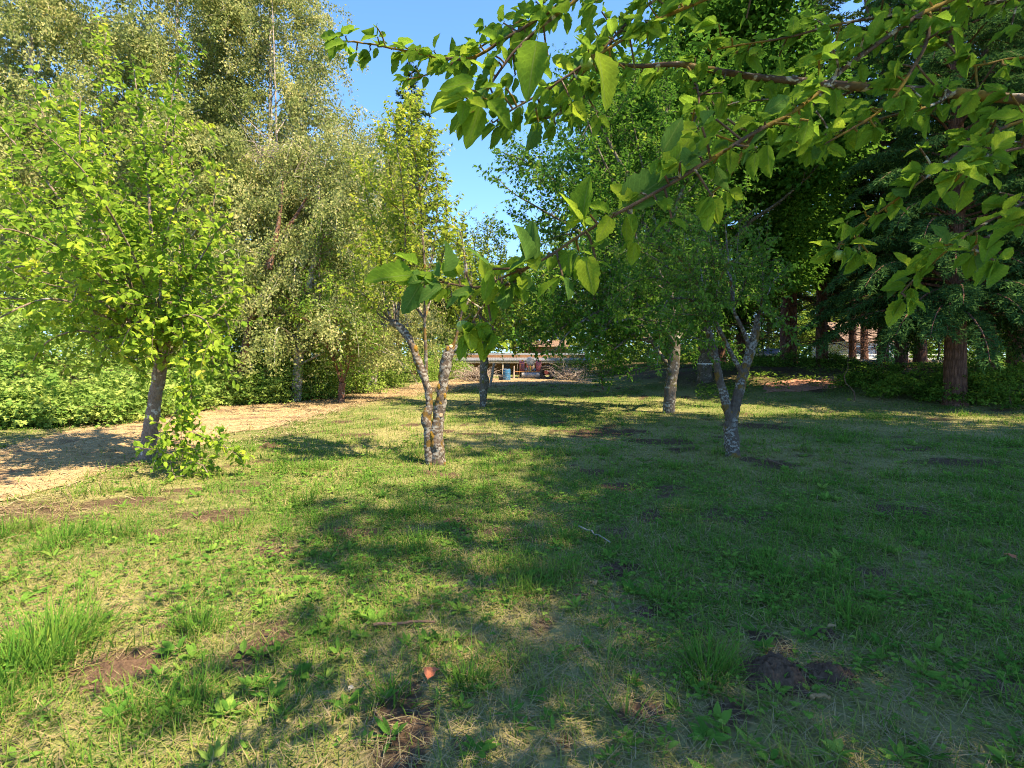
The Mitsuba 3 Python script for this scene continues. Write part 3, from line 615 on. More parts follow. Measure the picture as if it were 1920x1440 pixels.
def round_tree(name, label, base, height, crown, trunk_r, seed, bsdf, leaf, n, L, W, depth=3, kind=2, first=.28, up=.3, crad=1.0, kids=3, hue=None, lean=(0, 0), flat=.6):
    """A forking tree whose twig ends carry loose clumps of leaves; crown = (centre height, radius, half height)."""
    t = Tree(seed); r = t.r
    p = np.array([base[0], base[1], terrain(base[0], base[1]) - .1])
    h1 = height * first
    top = p + np.array([lean[0], lean[1], h1])
    line = spline(np.array([p, p + (top - p) * .3 + r.normal(size=3) * .04, p + (top - p) * .7 + r.normal(size=3) * .05, top]), n=14)
    t.w.add(*tube(line, np.r_[trunk_r * 1.25, np.linspace(trunk_r, trunk_r * .8, 13)], 14, .12, 5, seed))
    cz, cr, ch = crown; c = p + np.array([lean[0], lean[1], cz])
    ends = []
    m = 9
    for k in range(m):
        a = k * 2.4 + r.random(); el = 0.15 + 1.2 * (k / m)
        st = top + UP * (height - h1) * 0.55 * (k / m) * .8
        d = np.array([math.cos(a) * math.cos(el), math.sin(a) * math.cos(el), math.sin(el)])
        fork(t, st, d, cr * (0.42 if depth > 1 else .7), trunk_r * .4 * (1 - .5 * k / m), depth - 1, r, ends, .85, up, kids, .7)
    lead = spline(np.array([top, top + UP * (height - h1) * .4 + r.normal(size=3) * .2, top + UP * (height - h1) * .85]), n=8)
    t.w.add(*tube(lead, np.linspace(trunk_r * .8, .03, 8), 8, .1, 5, seed))
    E = np.array([e[0] for e in ends])
    # more clump centres near the crown's skin so that it closes
    extra = unit(r.normal(size=(max(20, len(E) // 2), 3))) * (0.55 + 0.45 * r.random((max(20, len(E) // 2), 1))) * np.array([cr, cr, ch]) + c
    C = np.vstack([E, extra]); q = (C - c) / np.array([cr, cr, ch]); C = C[(np.sum(q * q, 1) < 1.25) & (C[:, 2] > p[2] + .6)]
    C = C[meshkit.noise(C * .6, seed) > .22]
    per = max(6, n // len(C))
    for cc in C:
        clump(t.l, cc, crad * (.7 + .6 * r.random()), int(per * (.6 + .8 * r.random())), L, W, r, flat, hue)
    key = thing(name, label, 'tree')
    finish(t, key, 'trunk', bsdf, leaf, kind)
    return key
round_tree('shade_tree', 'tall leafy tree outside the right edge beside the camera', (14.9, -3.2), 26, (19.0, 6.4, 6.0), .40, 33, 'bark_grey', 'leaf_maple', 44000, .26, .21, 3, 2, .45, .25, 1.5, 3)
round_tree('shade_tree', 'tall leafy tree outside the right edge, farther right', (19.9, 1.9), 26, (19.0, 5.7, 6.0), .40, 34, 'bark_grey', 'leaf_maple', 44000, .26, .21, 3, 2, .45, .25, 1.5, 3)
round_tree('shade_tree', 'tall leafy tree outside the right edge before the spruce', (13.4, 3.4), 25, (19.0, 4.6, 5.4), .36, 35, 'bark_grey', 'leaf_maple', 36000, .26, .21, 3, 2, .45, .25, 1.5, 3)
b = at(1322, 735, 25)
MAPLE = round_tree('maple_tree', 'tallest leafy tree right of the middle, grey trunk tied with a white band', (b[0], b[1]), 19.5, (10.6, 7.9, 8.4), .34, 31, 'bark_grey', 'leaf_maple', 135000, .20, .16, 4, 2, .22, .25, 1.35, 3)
z0 = terrain(b[0], b[1])
band = trimesh.creation.annulus(.345, .362, .06, sections=24); band.apply_translation([b[0], b[1], at(1322, 682, 25)[2]])
plain('white_paint', (.72, .72, .70), .6, .15)
put(part(MAPLE, 'white_band'), band, 'white_paint', smooth=40)

# --- weeping birches in a row behind the path
def birch(label, base, height, rad, seed, n, L=.115, lean=(0, 0), zmin=1.2, leaf='leaf_birch', bsdf='bark_birch', name='birch_tree', group=None):
    t = Tree(seed); r = t.r
    p = np.array([base[0], base[1], terrain(base[0], base[1]) - .1])
    ax = spline(np.array([p, p + [lean[0] * .3, lean[1] * .3, height * .3], p + [lean[0] * .7 + .2 * r.normal(), lean[1] * .7, height * .65], p + [lean[0], lean[1], height * .97]]), n=24)
    t.w.add(*tube(ax, np.linspace(.20, .02, 24), 10, .1, 5, seed))
    nb = 60; strands = []
    for k in range(nb):
        u = 0.14 + 0.82 * (k + r.random()) / nb
        st = np.array([np.interp(u, np.linspace(0, 1, 24), ax[:, j]) for j in range(3)])
        a = k * 2.4 + r.normal() * .4
        ln = rad * (1.05 - .75 * u ** 1.6) * (.6 + .5 * r.random())
        d = np.array([math.cos(a), math.sin(a), .75])
        br = bendline(st, d, ln * 1.15, r, 8, 0, .10, 1.0)
        t.w.add(*tube(br, np.linspace(.05 * (1.1 - u), .008, 8), 5, .08, 5, seed, cap=False))
        for q in range(11):
            s0 = br[int(r.integers(2, 8))] + r.normal(size=3) * .18
            L1 = .8 + 1.9 * r.random()
            sd = bendline(s0, np.array([math.cos(a) * .6, math.sin(a) * .6, .1]) + r.normal(size=3) * .5, L1, r, 7, 0, .12, 1.5)
            if sd[-1][2] < zmin: sd = sd[sd[:, 2] > zmin]
            if len(sd) > 2: strands.append(sd)
    per = max(4, n // len(strands))
    for sd in strands:
        if r.random() < .5: t.w.add(*tube(sd, .005, 3, cap=False))
        hue = .15 + .7 * r.random(); m = int(per * (.6 + .8 * r.random()))
        u = r.random(m) * (len(sd) - 1); i0 = np.minimum(u.astype(int), len(sd) - 2); fr = (u - i0)[:, None]
        P = sd[i0] * (1 - fr) + sd[i0 + 1] * fr + r.normal(size=(m, 3)) * .13
        t.l.add(P, r.normal(size=(m, 3)) * .6 - UP * .7, r.normal(size=(m, 3)) + UP * .35 + np.array([.2, -.5, 0]), L * (.7 + .6 * r.random(m)), L * .72 * (.7 + .6 * r.random(m)), np.clip(hue + .25 * r.normal(size=m), 0, 1))
    key = thing(name, label, 'tree', group)
    finish(t, key, 'trunk', bsdf, leaf, 2)
birch('weeping birch behind the left apple tree, leftmost of the birch row', at(70, 800, 19.5)[:2], 18.5, 5.0, 41, 84000)
birch('weeping birch above the bramble bank, second of the birch row from the left', at(330, 780, 20.5)[:2], 19, 5.0, 42, 90000)
birch('weeping birch behind the dead pole, third of the birch row from the left', at(505, 760, 22)[:2], 19.5, 4.6, 43, 90000)
birch('low weeping birch with drooping olive twigs under the dead pole', at(555, 745, 19.5)[:2] , 10.5, 4.2, 44, 80000, .095, (.8, 0))
birch('slim weeping birch with bare drooping twigs at the right end of the birch row', at(700, 735, 27)[:2], 14.0, 3.6, 45, 44000, .11, (.5, 0))
# the leaning brown birch stem and the dead pole
m = Mesh()
q = spline(np.array([np.r_[at(446, 762, 18.6), .13], np.r_[at(470, 600, 18.6), .12], np.r_[at(496, 510, 18.4), .11], np.r_[at(526, 448, 18.2), .09], np.r_[at(555, 405, 18.4), .06], np.r_[at(580, 360, 18.6), .02]]), n=40)
m.add(*tube(q[:, :3], q[:, 3], 12, .2, 7, 3))
q = spline(np.array([np.r_[at(505, 505, 17.6), .10], np.r_[at(512, 470, 17.7), .09], np.r_[at(522, 420, 17.8), .07], np.r_[at(530, 340, 17.9), .03]]), n=20)
m.add(*tube(q[:, :3], q[:, 3], 10, .2, 7, 4))
k = thing('leaning_tree', 'brown flaking tree stem leaning to the right within the birch foliage', 'tree')
put(part(k, 'trunk'), m.get(), 'bark_peach', smooth=True)
def dead_pole():
    m = Mesh(); r = rng(46); d0 = 20.4
    q = spline(np.array([np.r_[at(560, 745, d0), .07], np.r_[at(535, 480, d0), .055], np.r_[at(520, 300, d0), .045], np.r_[at(516, 160, d0), .036], np.r_[at(511, 20, d0), .02], np.r_[at(509, -60, d0), .008]]), n=50)
    m.add(*tube(q[:, :3], q[:, 3], 8, .1, 8, 1))
    for pts in [[(519, 250), (545, 205), (580, 180), (603, 168)], [(520, 300), (560, 290), (600, 262), (630, 240), (640, 235)], [(518, 280), (490, 250), (450, 210), (430, 185)], [(522, 320), (490, 300), (474, 315)], [(522, 320), (570, 335), (600, 350), (612, 375)], [(520, 305), (545, 318), (590, 316)], [(516, 200), (530, 185), (545, 180)]]:
        p = spline(np.array([at(x, y, d0 - .9 * r.random()) for x, y in pts]), n=14)
        m.add(*tube(p, np.linspace(.032, .010, 14), 5, .1, 8, 2))
    for q in range(130):
        s = at(470 + 130 * r.random(), 270 + 60 * r.random(), d0 - 1.0 + .8 * r.normal() * .6)
        l = bendline(s, r.normal(size=3) * [1, .5, .4] + UP * .2, .9 + .8 * r.random(), r, 6, 0, .2, 1.0)
        m.add(*tube(l, np.linspace(.010, .004, 6), 3, cap=False))
    k = thing('dead_tree', 'bare dead pole of a tree with pale branches and hanging dead twigs before the birches', 'dead tree')
    put(part(k, 'trunk'), m.get(), 'bark_dead', smooth=True)
dead_pole()

# --- conifers
def spray_tree(seed, height, rad, zlow, nb, droop, twigs, tris, len_, wid, r0, dead=0, shape=1.0):
    """Wood and needles of a conifer that stands at the origin."""
    r = rng(seed); w = Mesh(); N = Mesh()
    ax = spline(np.array([[0, 0, -.3], [.05, 0, height * .4], [0, .05, height * .75], [0, 0, height]]), n=30)
    w.add(*tube(ax, np.r_[r0 * 1.3, np.linspace(r0 * 1.05, .02, 29) * (1 - .1 * np.linspace(0, 1, 29))], 16, .10, 4, seed))
    V, A_, C = [], [], []
    P0, D0, H = [], [], []
    for k in range(dead):
        z = zlow * (.25 + .75 * r.random()); a = r.random() * 6.283
        l = bendline([math.cos(a) * r0 * .7, math.sin(a) * r0 * .7, z], [math.cos(a), math.sin(a), .0], rad * (.25 + .5 * r.random()), r, 6, 0, .12, .35)
        w.add(*tube(l, np.linspace(.022, .006, 6), 4, cap=False))
        for q in range(5):
            s = bendline(l[int(r.integers(1, 6))], r.normal(size=3), .5, r, 4, 0, .2, .4); w.add(*tube(s, [.006, .005, .004, .002], 3, cap=False))
    for k in range(nb):
        u = (k + r.random()) / nb; z = zlow + (height - zlow) * u ** (1.15 if dead else 1.6)
        a = k * 2.4 + r.normal() * .3
        ln = rad * (1 - ((z - zlow) / (height - zlow))) ** (.75 * shape) * (.75 + .4 * r.random()) + .15
        d = np.array([math.cos(a), math.sin(a), .25 + .5 * u])
        br = bendline([0, 0, z], d, ln, r, 9, 0, .05, droop)
        w.add(*tube(br, np.linspace(.012 + .010 * ln, .006, 9), 5, cap=False))
        nt = max(4, int(twigs * ln / rad))
        for q in range(nt):
            f = .22 + .78 * (q + r.random()) / nt; i0 = min(7, int(f * 8)); fr = f * 8 - i0
            s = br[i0] * (1 - fr) + br[i0 + 1] * fr
            t = unit(br[i0 + 1] - br[i0]); side = unit(np.cross(t, UP)) * (1 if q % 2 else -1)
            tl = (.22 + .55 * (1 - f)) * min(1.2, ln * .5) * (.7 + .6 * r.random())
            tw = bendline(s, side * .9 + t * .7 + r.normal(size=3) * .15, tl, r, 4, 0, .05, droop * 1.6)
            for j in range(tris):
                g = (j + r.random()) / tris * 3; i1 = min(2, int(g)); fq = g - i1
                P0.append(tw[i1] * (1 - fq) + tw[i1 + 1] * fq); D0.append(unit(tw[i1 + 1] - tw[i1])); H.append(.25 + .5 * u * .3 + .35 * f)
    P0, D0, H = np.array(P0), np.array(D0), np.array(H); n = len(P0)
    side = unit(np.cross(D0, r.normal(size=(n, 3))))
    Ax = unit(D0 * .8 + side * .75); Nn = unit(np.cross(Ax, r.normal(size=(n, 3))))
    L = len_ * (.7 + .6 * r.random(n)); W = wid * (.7 + .6 * r.random(n))
    B = np.cross(Nn, Ax)
    v = np.stack([P0 - B * W[:, None] * .5, P0 + B * W[:, None] * .5, P0 + Ax * L[:, None]], 1).reshape(-1, 3)
    f = np.arange(3 * n).reshape(-1, 3)
    uv = np.stack([np.repeat(np.clip(H + .25 * r.normal(size=n), 0, 1), 3), np.tile([0, 0, 1.0], n)], 1)
    return w.get(), (v, f, uv)
def conifer(made, bsdf, needle, base, rot, sc, name, label, group=None):
    if 'w' not in made:
        made['w'] = {}; made['n'] = {}
    (wv, nv) = made['geo']
    if bsdf not in made['w']: made['w'][bsdf] = mikit.ply(wv, bsdf, smooth=True)
    if needle not in made['n']: made['n'][needle] = mikit.ply((nv[0], nv[1]), needle, uv=nv[2])
    z = terrain(base[0], base[1])
    M = T().translate([float(base[0]), float(base[1]), float(z)]).rotate([0, 0, 1], rot).scale(sc)
    k = thing(name, label, 'tree', group)
    scene[part(k, 'trunk')] = {**made['w'][bsdf], 'to_world': M}
    scene[part(k, 'crown')] = {**made['n'][needle], 'to_world': M}
    return k
SPRUCE = {'geo': spray_tree(51, 21, 3.7, 2.5, 230, .62, 66, 17, .13, .038, .27, 0)}
FIR = {'geo': spray_tree(52, 27, 5.6, 4.5, 130, .5, 48, 13, .22, .075, .36, 26)}
FIR2 = {'geo': spray_tree(53, 24, 5.0, 5.0, 110, .4, 44, 13, .22, .075, .30, 34)}
SPIRE = {'geo': spray_tree(54, 30.5, 4.6, 6.0, 140, .25, 30, 9, .36, .13, .35, 0)}
conifer(SPRUCE, 'bark_fir', 'needle_spruce', (14.7, 17.0), 20, 1.12, 'spruce_tree', 'blue green spruce at the right edge with drooping boughs down to the shrubs')
conifer(SPRUCE, 'bark_fir', 'needle_spruce', (20.0, 21.5), 140, 1.15, 'spruce_tree', 'dark spruce standing behind the blue green spruce at the right edge')
conifer(FIR, 'bark_fir', 'needle_fir', at(1478, 690, 33)[:2], 0, 1.35, 'fir_tree', 'big fir with a straight red brown furrowed trunk right behind the shaded fruit tree')
conifer(FIR2, 'bark_fir', 'needle_fir', at(1541, 698, 29)[:2], 60, 1.0, 'fir_tree', 'slimmer fir with a reddish trunk, second trunk right of the shaded fruit tree')
conifer(FIR2, 'bark_fir', 'needle_fir', at(1690, 690, 30)[:2], 190, 1.1, 'fir_tree', 'dark fir trunk behind the fallen log on the right')
conifer(FIR, 'bark_fir', 'needle_fir', at(1725, 690, 34)[:2], 250, 1.0, 'fir_tree', 'fir trunk just right of the fallen log, half lit')
conifer(FIR, 'bark_fir', 'needle_fir', at(1390, 690, 40)[:2], 80, 1.0, 'fir_tree', 'fir trunk seen between the two stems of the shaded fruit tree')
conifer(FIR2, 'bark_fir', 'needle_fir', at(1352, 690, 44)[:2], 300, 1.2, 'fir_tree', 'distant fir trunk just left of the shaded fruit tree stems')
conifer(FIR2, 'bark_fir', 'needle_fir', at(1598, 680, 44)[:2], 20, 1.0, 'fir_tree', 'thin distant fir trunk above the fallen log, left of a pair')
conifer(FIR2, 'bark_fir', 'needle_fir', at(1621, 680, 50)[:2], 120, 1.1, 'fir_tree', 'thin distant fir trunk above the fallen log, right of a pair')
conifer(FIR2, 'bark_fir', 'needle_fir', at(1655, 690, 27)[:2], 330, .85, 'fir_tree', 'slim fir trunk before the middle of the fallen log')
conifer(FIR2, 'bark_fir', 'needle_fir', at(1850, 690, 24)[:2], 75, 1.1, 'fir_tree', 'fir trunk between the spruce trunk and the far right edge')
conifer(FIR, 'bark_fir', 'needle_fir', at(1905, 690, 29)[:2], 200, 1.05, 'fir_tree', 'fir trunk at the far right edge behind the spruce boughs')
conifer(FIR, 'bark_fir', 'needle_fir', (21.5, 12.5), 210, .95, 'fir_tree', 'tall fir outside the right edge beside the spruce')
conifer(FIR2, 'bark_fir', 'needle_fir', (26.0, 17.0), 30, 1.05, 'fir_tree', 'tall fir far outside the right edge')
conifer(FIR, 'bark_fir', 'needle_fir', (31.0, 22.0), 90, 1.05, 'fir_tree', 'tall fir farthest outside the right edge')
conifer(SPIRE, 'bark_fir', 'needle_dark', at(772, 700, 55)[:2], 0, 1.13, 'fir_tree', 'pointed fir top rising into the blue sky behind the middle apple tree')
conifer(SPIRE, 'bark_fir', 'needle_dark', at(868, 700, 66)[:2], 70, .66, 'fir_tree', 'small far fir top at the foot of the blue gap of sky')
conifer(FIR, 'bark_fir', 'needle_fir', at(748, 708, 37)[:2], 150, .62, 'fir_tree', 'dark trunked conifer in the gap left of the middle apple tree, right of two')
conifer(FIR, 'bark_fir', 'needle_fir', at(728, 708, 39)[:2], 230, .58, 'fir_tree', 'dark trunked conifer in the gap left of the middle apple tree, left of two')

# --- leafy trees and shrubs that close the background
FARB = [(-40, 34, 22, 6.5), (-31, 32, 21, 6), (-22, 33, 21, 6), (-16, 40, 17, 4.8)]
for k, (x, y, h, c) in enumerate(FARB):
    round_tree('dark_tree', ['dark leafy tree far left behind the birch row', 'dark leafy tree behind the left apple tree and birches', 'dark leafy tree behind the dead pole and birches', 'dark leafy tree behind the slim birch'][k], (x, y), h, (h * .55, c, h * .48), .25, 60 + k, 'bark_grey', 'leaf_far', 24000, .36, .28, 3, 2, .25, .3, 1.5)
for k, (px, d, h, c, lab) in enumerate([(905, 62, 15.5, 5.0, 'leafy tree behind the shed, under the gap of sky'), (965, 66, 17, 5.5, 'leafy tree behind the right part of the shed roof'), (1040, 70, 20, 6, 'far leafy tree behind the tractor'), (835, 60, 13, 4.5, 'leafy tree behind the left end of the shed'),
                                      (1250, 52, 12, 4.5, 'leafy tree behind the brush pile and the tall maple'), (1440, 62, 13, 5.5, 'sunlit leafy tree far behind the fir trunks, left'), (1560, 66, 13, 6, 'sunlit leafy tree far behind the fir trunks, middle'), (1690, 66, 14, 6, 'sunlit leafy tree far behind the fir trunks, right of the log'), (1830, 62, 14, 6, 'sunlit leafy tree far behind the spruce'), (1270, 56, 14, 6, 'leafy tree far behind the leaning cherry trunk'), (1960, 60, 14, 6, 'sunlit leafy tree beyond the far right edge')]):
    p = at(px, 700, d)
    round_tree('background_tree', lab, (p[0], p[1]), h, (h * .52, c, h * .52), .25, 80 + k, 'bark_grey', 'leaf_far', 9500, .36, .27, 3, 2, .2, .3, 1.6)

for k, (px, d, h, c, lab) in enumerate([(1430, 39, 8, 3.2, 'small understory tree left of the big fir trunk'), (1345, 41, 7, 3.0, 'small understory tree behind the left stem of the shaded fruit tree'), (1760, 36, 8, 3.4, 'small understory tree behind the spruce trunk'), (1130, 52, 7, 3.2, 'small understory tree right of the brush pile'), (1215, 50, 8, 3.4, 'small understory tree behind the leaning cherry trunk')]):
    p = at(px, 700, d)
    round_tree('understory_tree', lab, (p[0], p[1]), h, (h * .55, c, h * .5), .07, 180 + k, 'bark_grey', 'leaf_maple', 7500, .17, .13, 3, 2, .2, .3, .75, 3)

def shrub(name, label, c, rx, ry, h, n, L, W, leaf, seed, kind=4, stems=14, group=None, cat='shrub', flat=.5, bare_twigs=0, nup=.9, per=26):
    t = Tree(seed); r = t.r
    z = terrain(c[0], c[1]); cl = max(8, n // per)
    u = unit(r.normal(size=(cl, 3))); u[:, 2] = np.abs(u[:, 2])
    q = u * (0.45 + 0.55 * r.random((cl, 1)) ** .5) * np.array([rx, ry, h * .95]) * (0.65 + 0.7 * r.random((cl, 1)))
    for k in range(cl):
        cc = np.array([c[0], c[1], z + .08]) + q[k]
        clump(t.l, cc, min(.42, h * .22) * (.7 + .7 * r.random()), per, L, W, r, flat, None, nup)
    for k in range(stems + bare_twigs):
        tip = np.array([c[0], c[1], z]) + q[int(r.integers(cl))] * (1.0 if k < stems else 1.15)
        st = np.array([c[0] + rx * .5 * r.normal() * .6, c[1] + ry * .5 * r.normal() * .6, z - .05])
        mid = (st + tip) / 2 + UP * h * .25 + r.normal(size=3) * .1
        p = spline(np.array([st, mid, tip]), n=8); t.w.add(*tube(p, np.linspace(.012, .004, 8), 4, cap=False))
    key = thing(name, label, cat, group)
    put(part(key, 'stem'), t.w.get(), 'bark_twig', smooth=True)
    put_leaves(part(key, 'foliage'), t.l.arrays(), kind, leaf)
for k, (px, py, d, rx, ry, h, lab) in enumerate([
        (-90, 830, 11.5, 1.7, 1.3, 1.3, 'bramble bush cut by the left edge of the picture'), (40, 830, 12.0, 1.5, 1.0, 1.0, 'bramble bush by the left edge above the straw path'), (150, 820, 12.6, 1.4, 1.0, .85, 'bramble bush with large pale leaves left of the apple tree trunk'), (235, 800, 13.8, 1.2, 1.0, 1.25, 'bramble bush right behind the left apple tree trunk'),
        (-20, 800, 14.2, 2.0, 1.3, 3.3, 'tall bramble thicket behind the bushes at the left edge'), (120, 790, 15.2, 2.0, 1.4, 3.0, 'tall bramble thicket left of the apple tree, rear row'), (400, 760, 17.9, 1.1, .9, 1.7, 'bramble bush at the wire fence right of the left apple tree'), (480, 752, 18.6, .9, .7, 1.1, 'low bramble bush before the wire fence under the leaning stem'), (335, 770, 15.6, .9, .7, 1.2, 'low bramble bush just right of the left apple tree trunk')]):
    p = at(px, py, d); shrub('bramble_bush', lab, (p[0], p[1]), rx, ry, h, 4600, .10, .088, 'leaf_bramble', 100 + k, 7, 10, None, 'bush', .45, 22, .95, 18)
for k, (px, py, d, rx, ry, h, lab) in enumerate([
        (-160, 780, 17, 2.6, 1.6, 4.6, 'tall dark shrub beyond the left edge'), (60, 780, 18, 2.5, 1.5, 4.4, 'tall dark shrub behind the left bramble thicket'), (250, 780, 18.2, 2.0, 1.4, 4.0, 'tall dark shrub behind the left apple tree'), (430, 765, 19.4, 1.8, 1.1, 3.8, 'dark shrub under the leaning trunk'),
        (510, 750, 19.4, 1.5, 1.1, 3.0, 'shrub behind the straw path, left of the vase shaped tree'), (585, 745, 20.8, 1.5, 1.1, 3.0, 'shrub behind the vase shaped tree, left side'), (660, 735, 24.0, 1.5, 1.2, 2.9, 'shrub behind the vase shaped tree, right side'), (700, 728, 28.5, 1.6, 1.2, 1.5, 'low shrub at the fence post past the vase shaped tree'),
        (770, 716, 36, 2.0, 1.4, 2.6, 'shrub behind the middle apple tree, left stem'), (830, 712, 41, 1.8, 1.4, 3.2, 'shrub left of the shed behind the middle apple tree'), (860, 712, 43, 1.2, 1.0, 1.3, 'low green shrub before the left end of the shed')]):
    p = at(px, py, d); shrub('hedge_shrub', lab, (p[0], p[1]), rx, ry, h, 6500, .10, .078, 'leaf_shrub', 120 + k, 4, 10, None, 'shrub', .6, 10)
for k, (px, py, d, rx, ry, h, lab) in enumerate([
        (1715, 760, 18.5, 1.8, 1.0, .8, 'low dark shrub before the fir trunks right of the log'), (1800, 770, 17.5, 1.7, 1.0, .9, 'low dark shrub under the spruce boughs'), (1900, 775, 16.5, 1.6, 1.0, 1.3, 'low dark shrub at the right edge under the spruce'), (1640, 760, 21, 1.5, .9, .8, 'low leafy shrub at the end of the brown earth path'),
        (1470, 715, 31.5, 2.4, 1.0, .8, 'sunlit ground shrub at the foot of the big fir trunk'), (1560, 705, 29, 1.6, .9, .7, 'sunlit ground shrub at the foot of the slimmer fir'), (1420, 715, 36, 2.0, 1.2, .9, 'sunlit ground shrub left of the big fir trunk'), (1860, 760, 21, 2.4, 1.4, 1.8, 'dark shrub behind the spruce trunk'),
        (1290, 712, 38, 3.0, 1.4, 1.3, 'sunlit shrub behind the two shaded trunks right of the middle'), (1200, 708, 42, 3.0, 1.5, 2.6, 'dark shrub mass behind the leaning cherry trunk'), (1130, 708, 44, 2.4, 1.4, 2.6, 'dark reddish shrub right of the brush pile'), (1350, 705, 46, 3.0, 1.5, 3.0, 'shrub mass between the fir trunks left of the big one'), (1740, 700, 46, 4, 2, 2.0, 'sunlit undergrowth behind the firs right of the log'), (1540, 690, 52, 4, 2, 1.8, 'sunlit undergrowth behind the two near fir trunks'), (1860, 700, 40, 4, 2, 2.2, 'sunlit undergrowth at the far right behind the spruce')]):
    p = at(px, py, d); shrub('undergrowth_shrub', lab, (p[0], p[1]), rx, ry, h, 3600, .095, .075, 'leaf_understory', 150 + k, 4, 8, None, 'shrub', .5, 2)

# ground cover under the firs
r = rng(170); gcv = Leaves(); n = 26000
y = 17 + 33 * r.random(n) ** 1.3; x = y * (0.36 + 0.85 * r.random(n))
k_ = (nz(x, y, .5, 172) > .46) & (y > 19.5 - 0.0 * x); x, y = x[k_], y[k_]
P = np.stack([x, y, terrain(x, y) + .05 + .22 * r.random(len(x))], 1)
gcv.add(P, r.normal(size=(len(x), 3)) * [1, 1, .2], UP + r.normal(size=(len(x), 3)) * .35, .075 + .0022 * y, .06 + .0018 * y, r.random(len(x)))
put_leaves('ground_cover', gcv.arrays(), 2, 'leaf_understory')
labels['ground_cover'] = {'label': 'low leafy ground cover under the fir trees on the right', 'kind': 'stuff', 'category': 'ground cover'}
# ------------------------------------------------------------------ the apple tree over the camera
def near_leaf(seed):
    """A blade with a toothed edge, folded along its rib, curled and wavy: unit length along y, unit width along x."""
    r = rng(seed); n = 15; y = np.linspace(0, 1, n)
    half = 0.5 * (np.sin(np.pi * y ** .78) ** .72) * (1 - .12 * y) + 0.004
    half[0] = .012; half[-1] = .004
    half[1:-1] *= 1 + .05 * np.where(np.arange(n - 2) % 2, 1, -1) + .05 * r.normal(size=n - 2)
    cols = np.array([-1, -.55, 0, .55, 1.0])
    fold = .15 + .45 * r.random(); curl = (.05 + .45 * r.random()); wav = .06 + .05 * r.random(); ph = r.random() * 6; tw = .6 * r.normal()
    X = cols[None] * half[:, None]; Yv = np.repeat(y[:, None], 5, 1)
    Zv = np.abs(cols)[None] * half[:, None] * fold * 2 - curl * (Yv ** 2) * .5 + wav * np.sin(Yv * 9 + ph + 2 * np.sign(X)) * np.abs(X) * 2 + tw * X * (Yv - .3) * .6
    bend = .12 * r.normal(); X = X + bend * Yv ** 2
    v = np.stack([X, Yv, Zv], -1).reshape(-1, 3)
    i, j = np.meshgrid(np.arange(n - 1), np.arange(4), indexing='ij'); k = i * 5 + j
    q = np.stack([k, k + 1, k + 6, k + 5], -1).reshape(-1, 4)
    uv = np.stack([np.tile(cols, n), np.repeat(y, 5)], 1)
    # the stalk
    L = -np.linspace(0, .28, 4)
    sv, sf = tube(np.stack([0 * L, L, .12 * L ** 2 * 4], 1), .014, 4)
    v = np.vstack([v, sv]); f = np.vstack([q[:, [0, 1, 2]], q[:, [0, 2, 3]], sf + n * 5]); uv = np.vstack([uv, np.zeros((len(sv), 2)) + [0, .5]])
    return v, f, uv
NEAR = [near_leaf(900 + k) for k in range(9)]
t = Tree(201); r = t.r
FT = thing('apple_tree', 'apple tree overhead, its leafy boughs with green fruit hanging into the top', 'tree')
TR = np.array([2.75, -.15, 0.0])
tr = Mesh()
q = spline(np.array([[2.75, -.15, -.1, .17], [2.72, -.12, .5, .145], [2.76, -.08, 1.1, .135], [2.70, -.05, 1.75, .14], [2.64, 0, 2.2, .11]]), n=60)
tr.add(*tube(q[:, :3], q[:, 3], 18, .25, 12, 5))
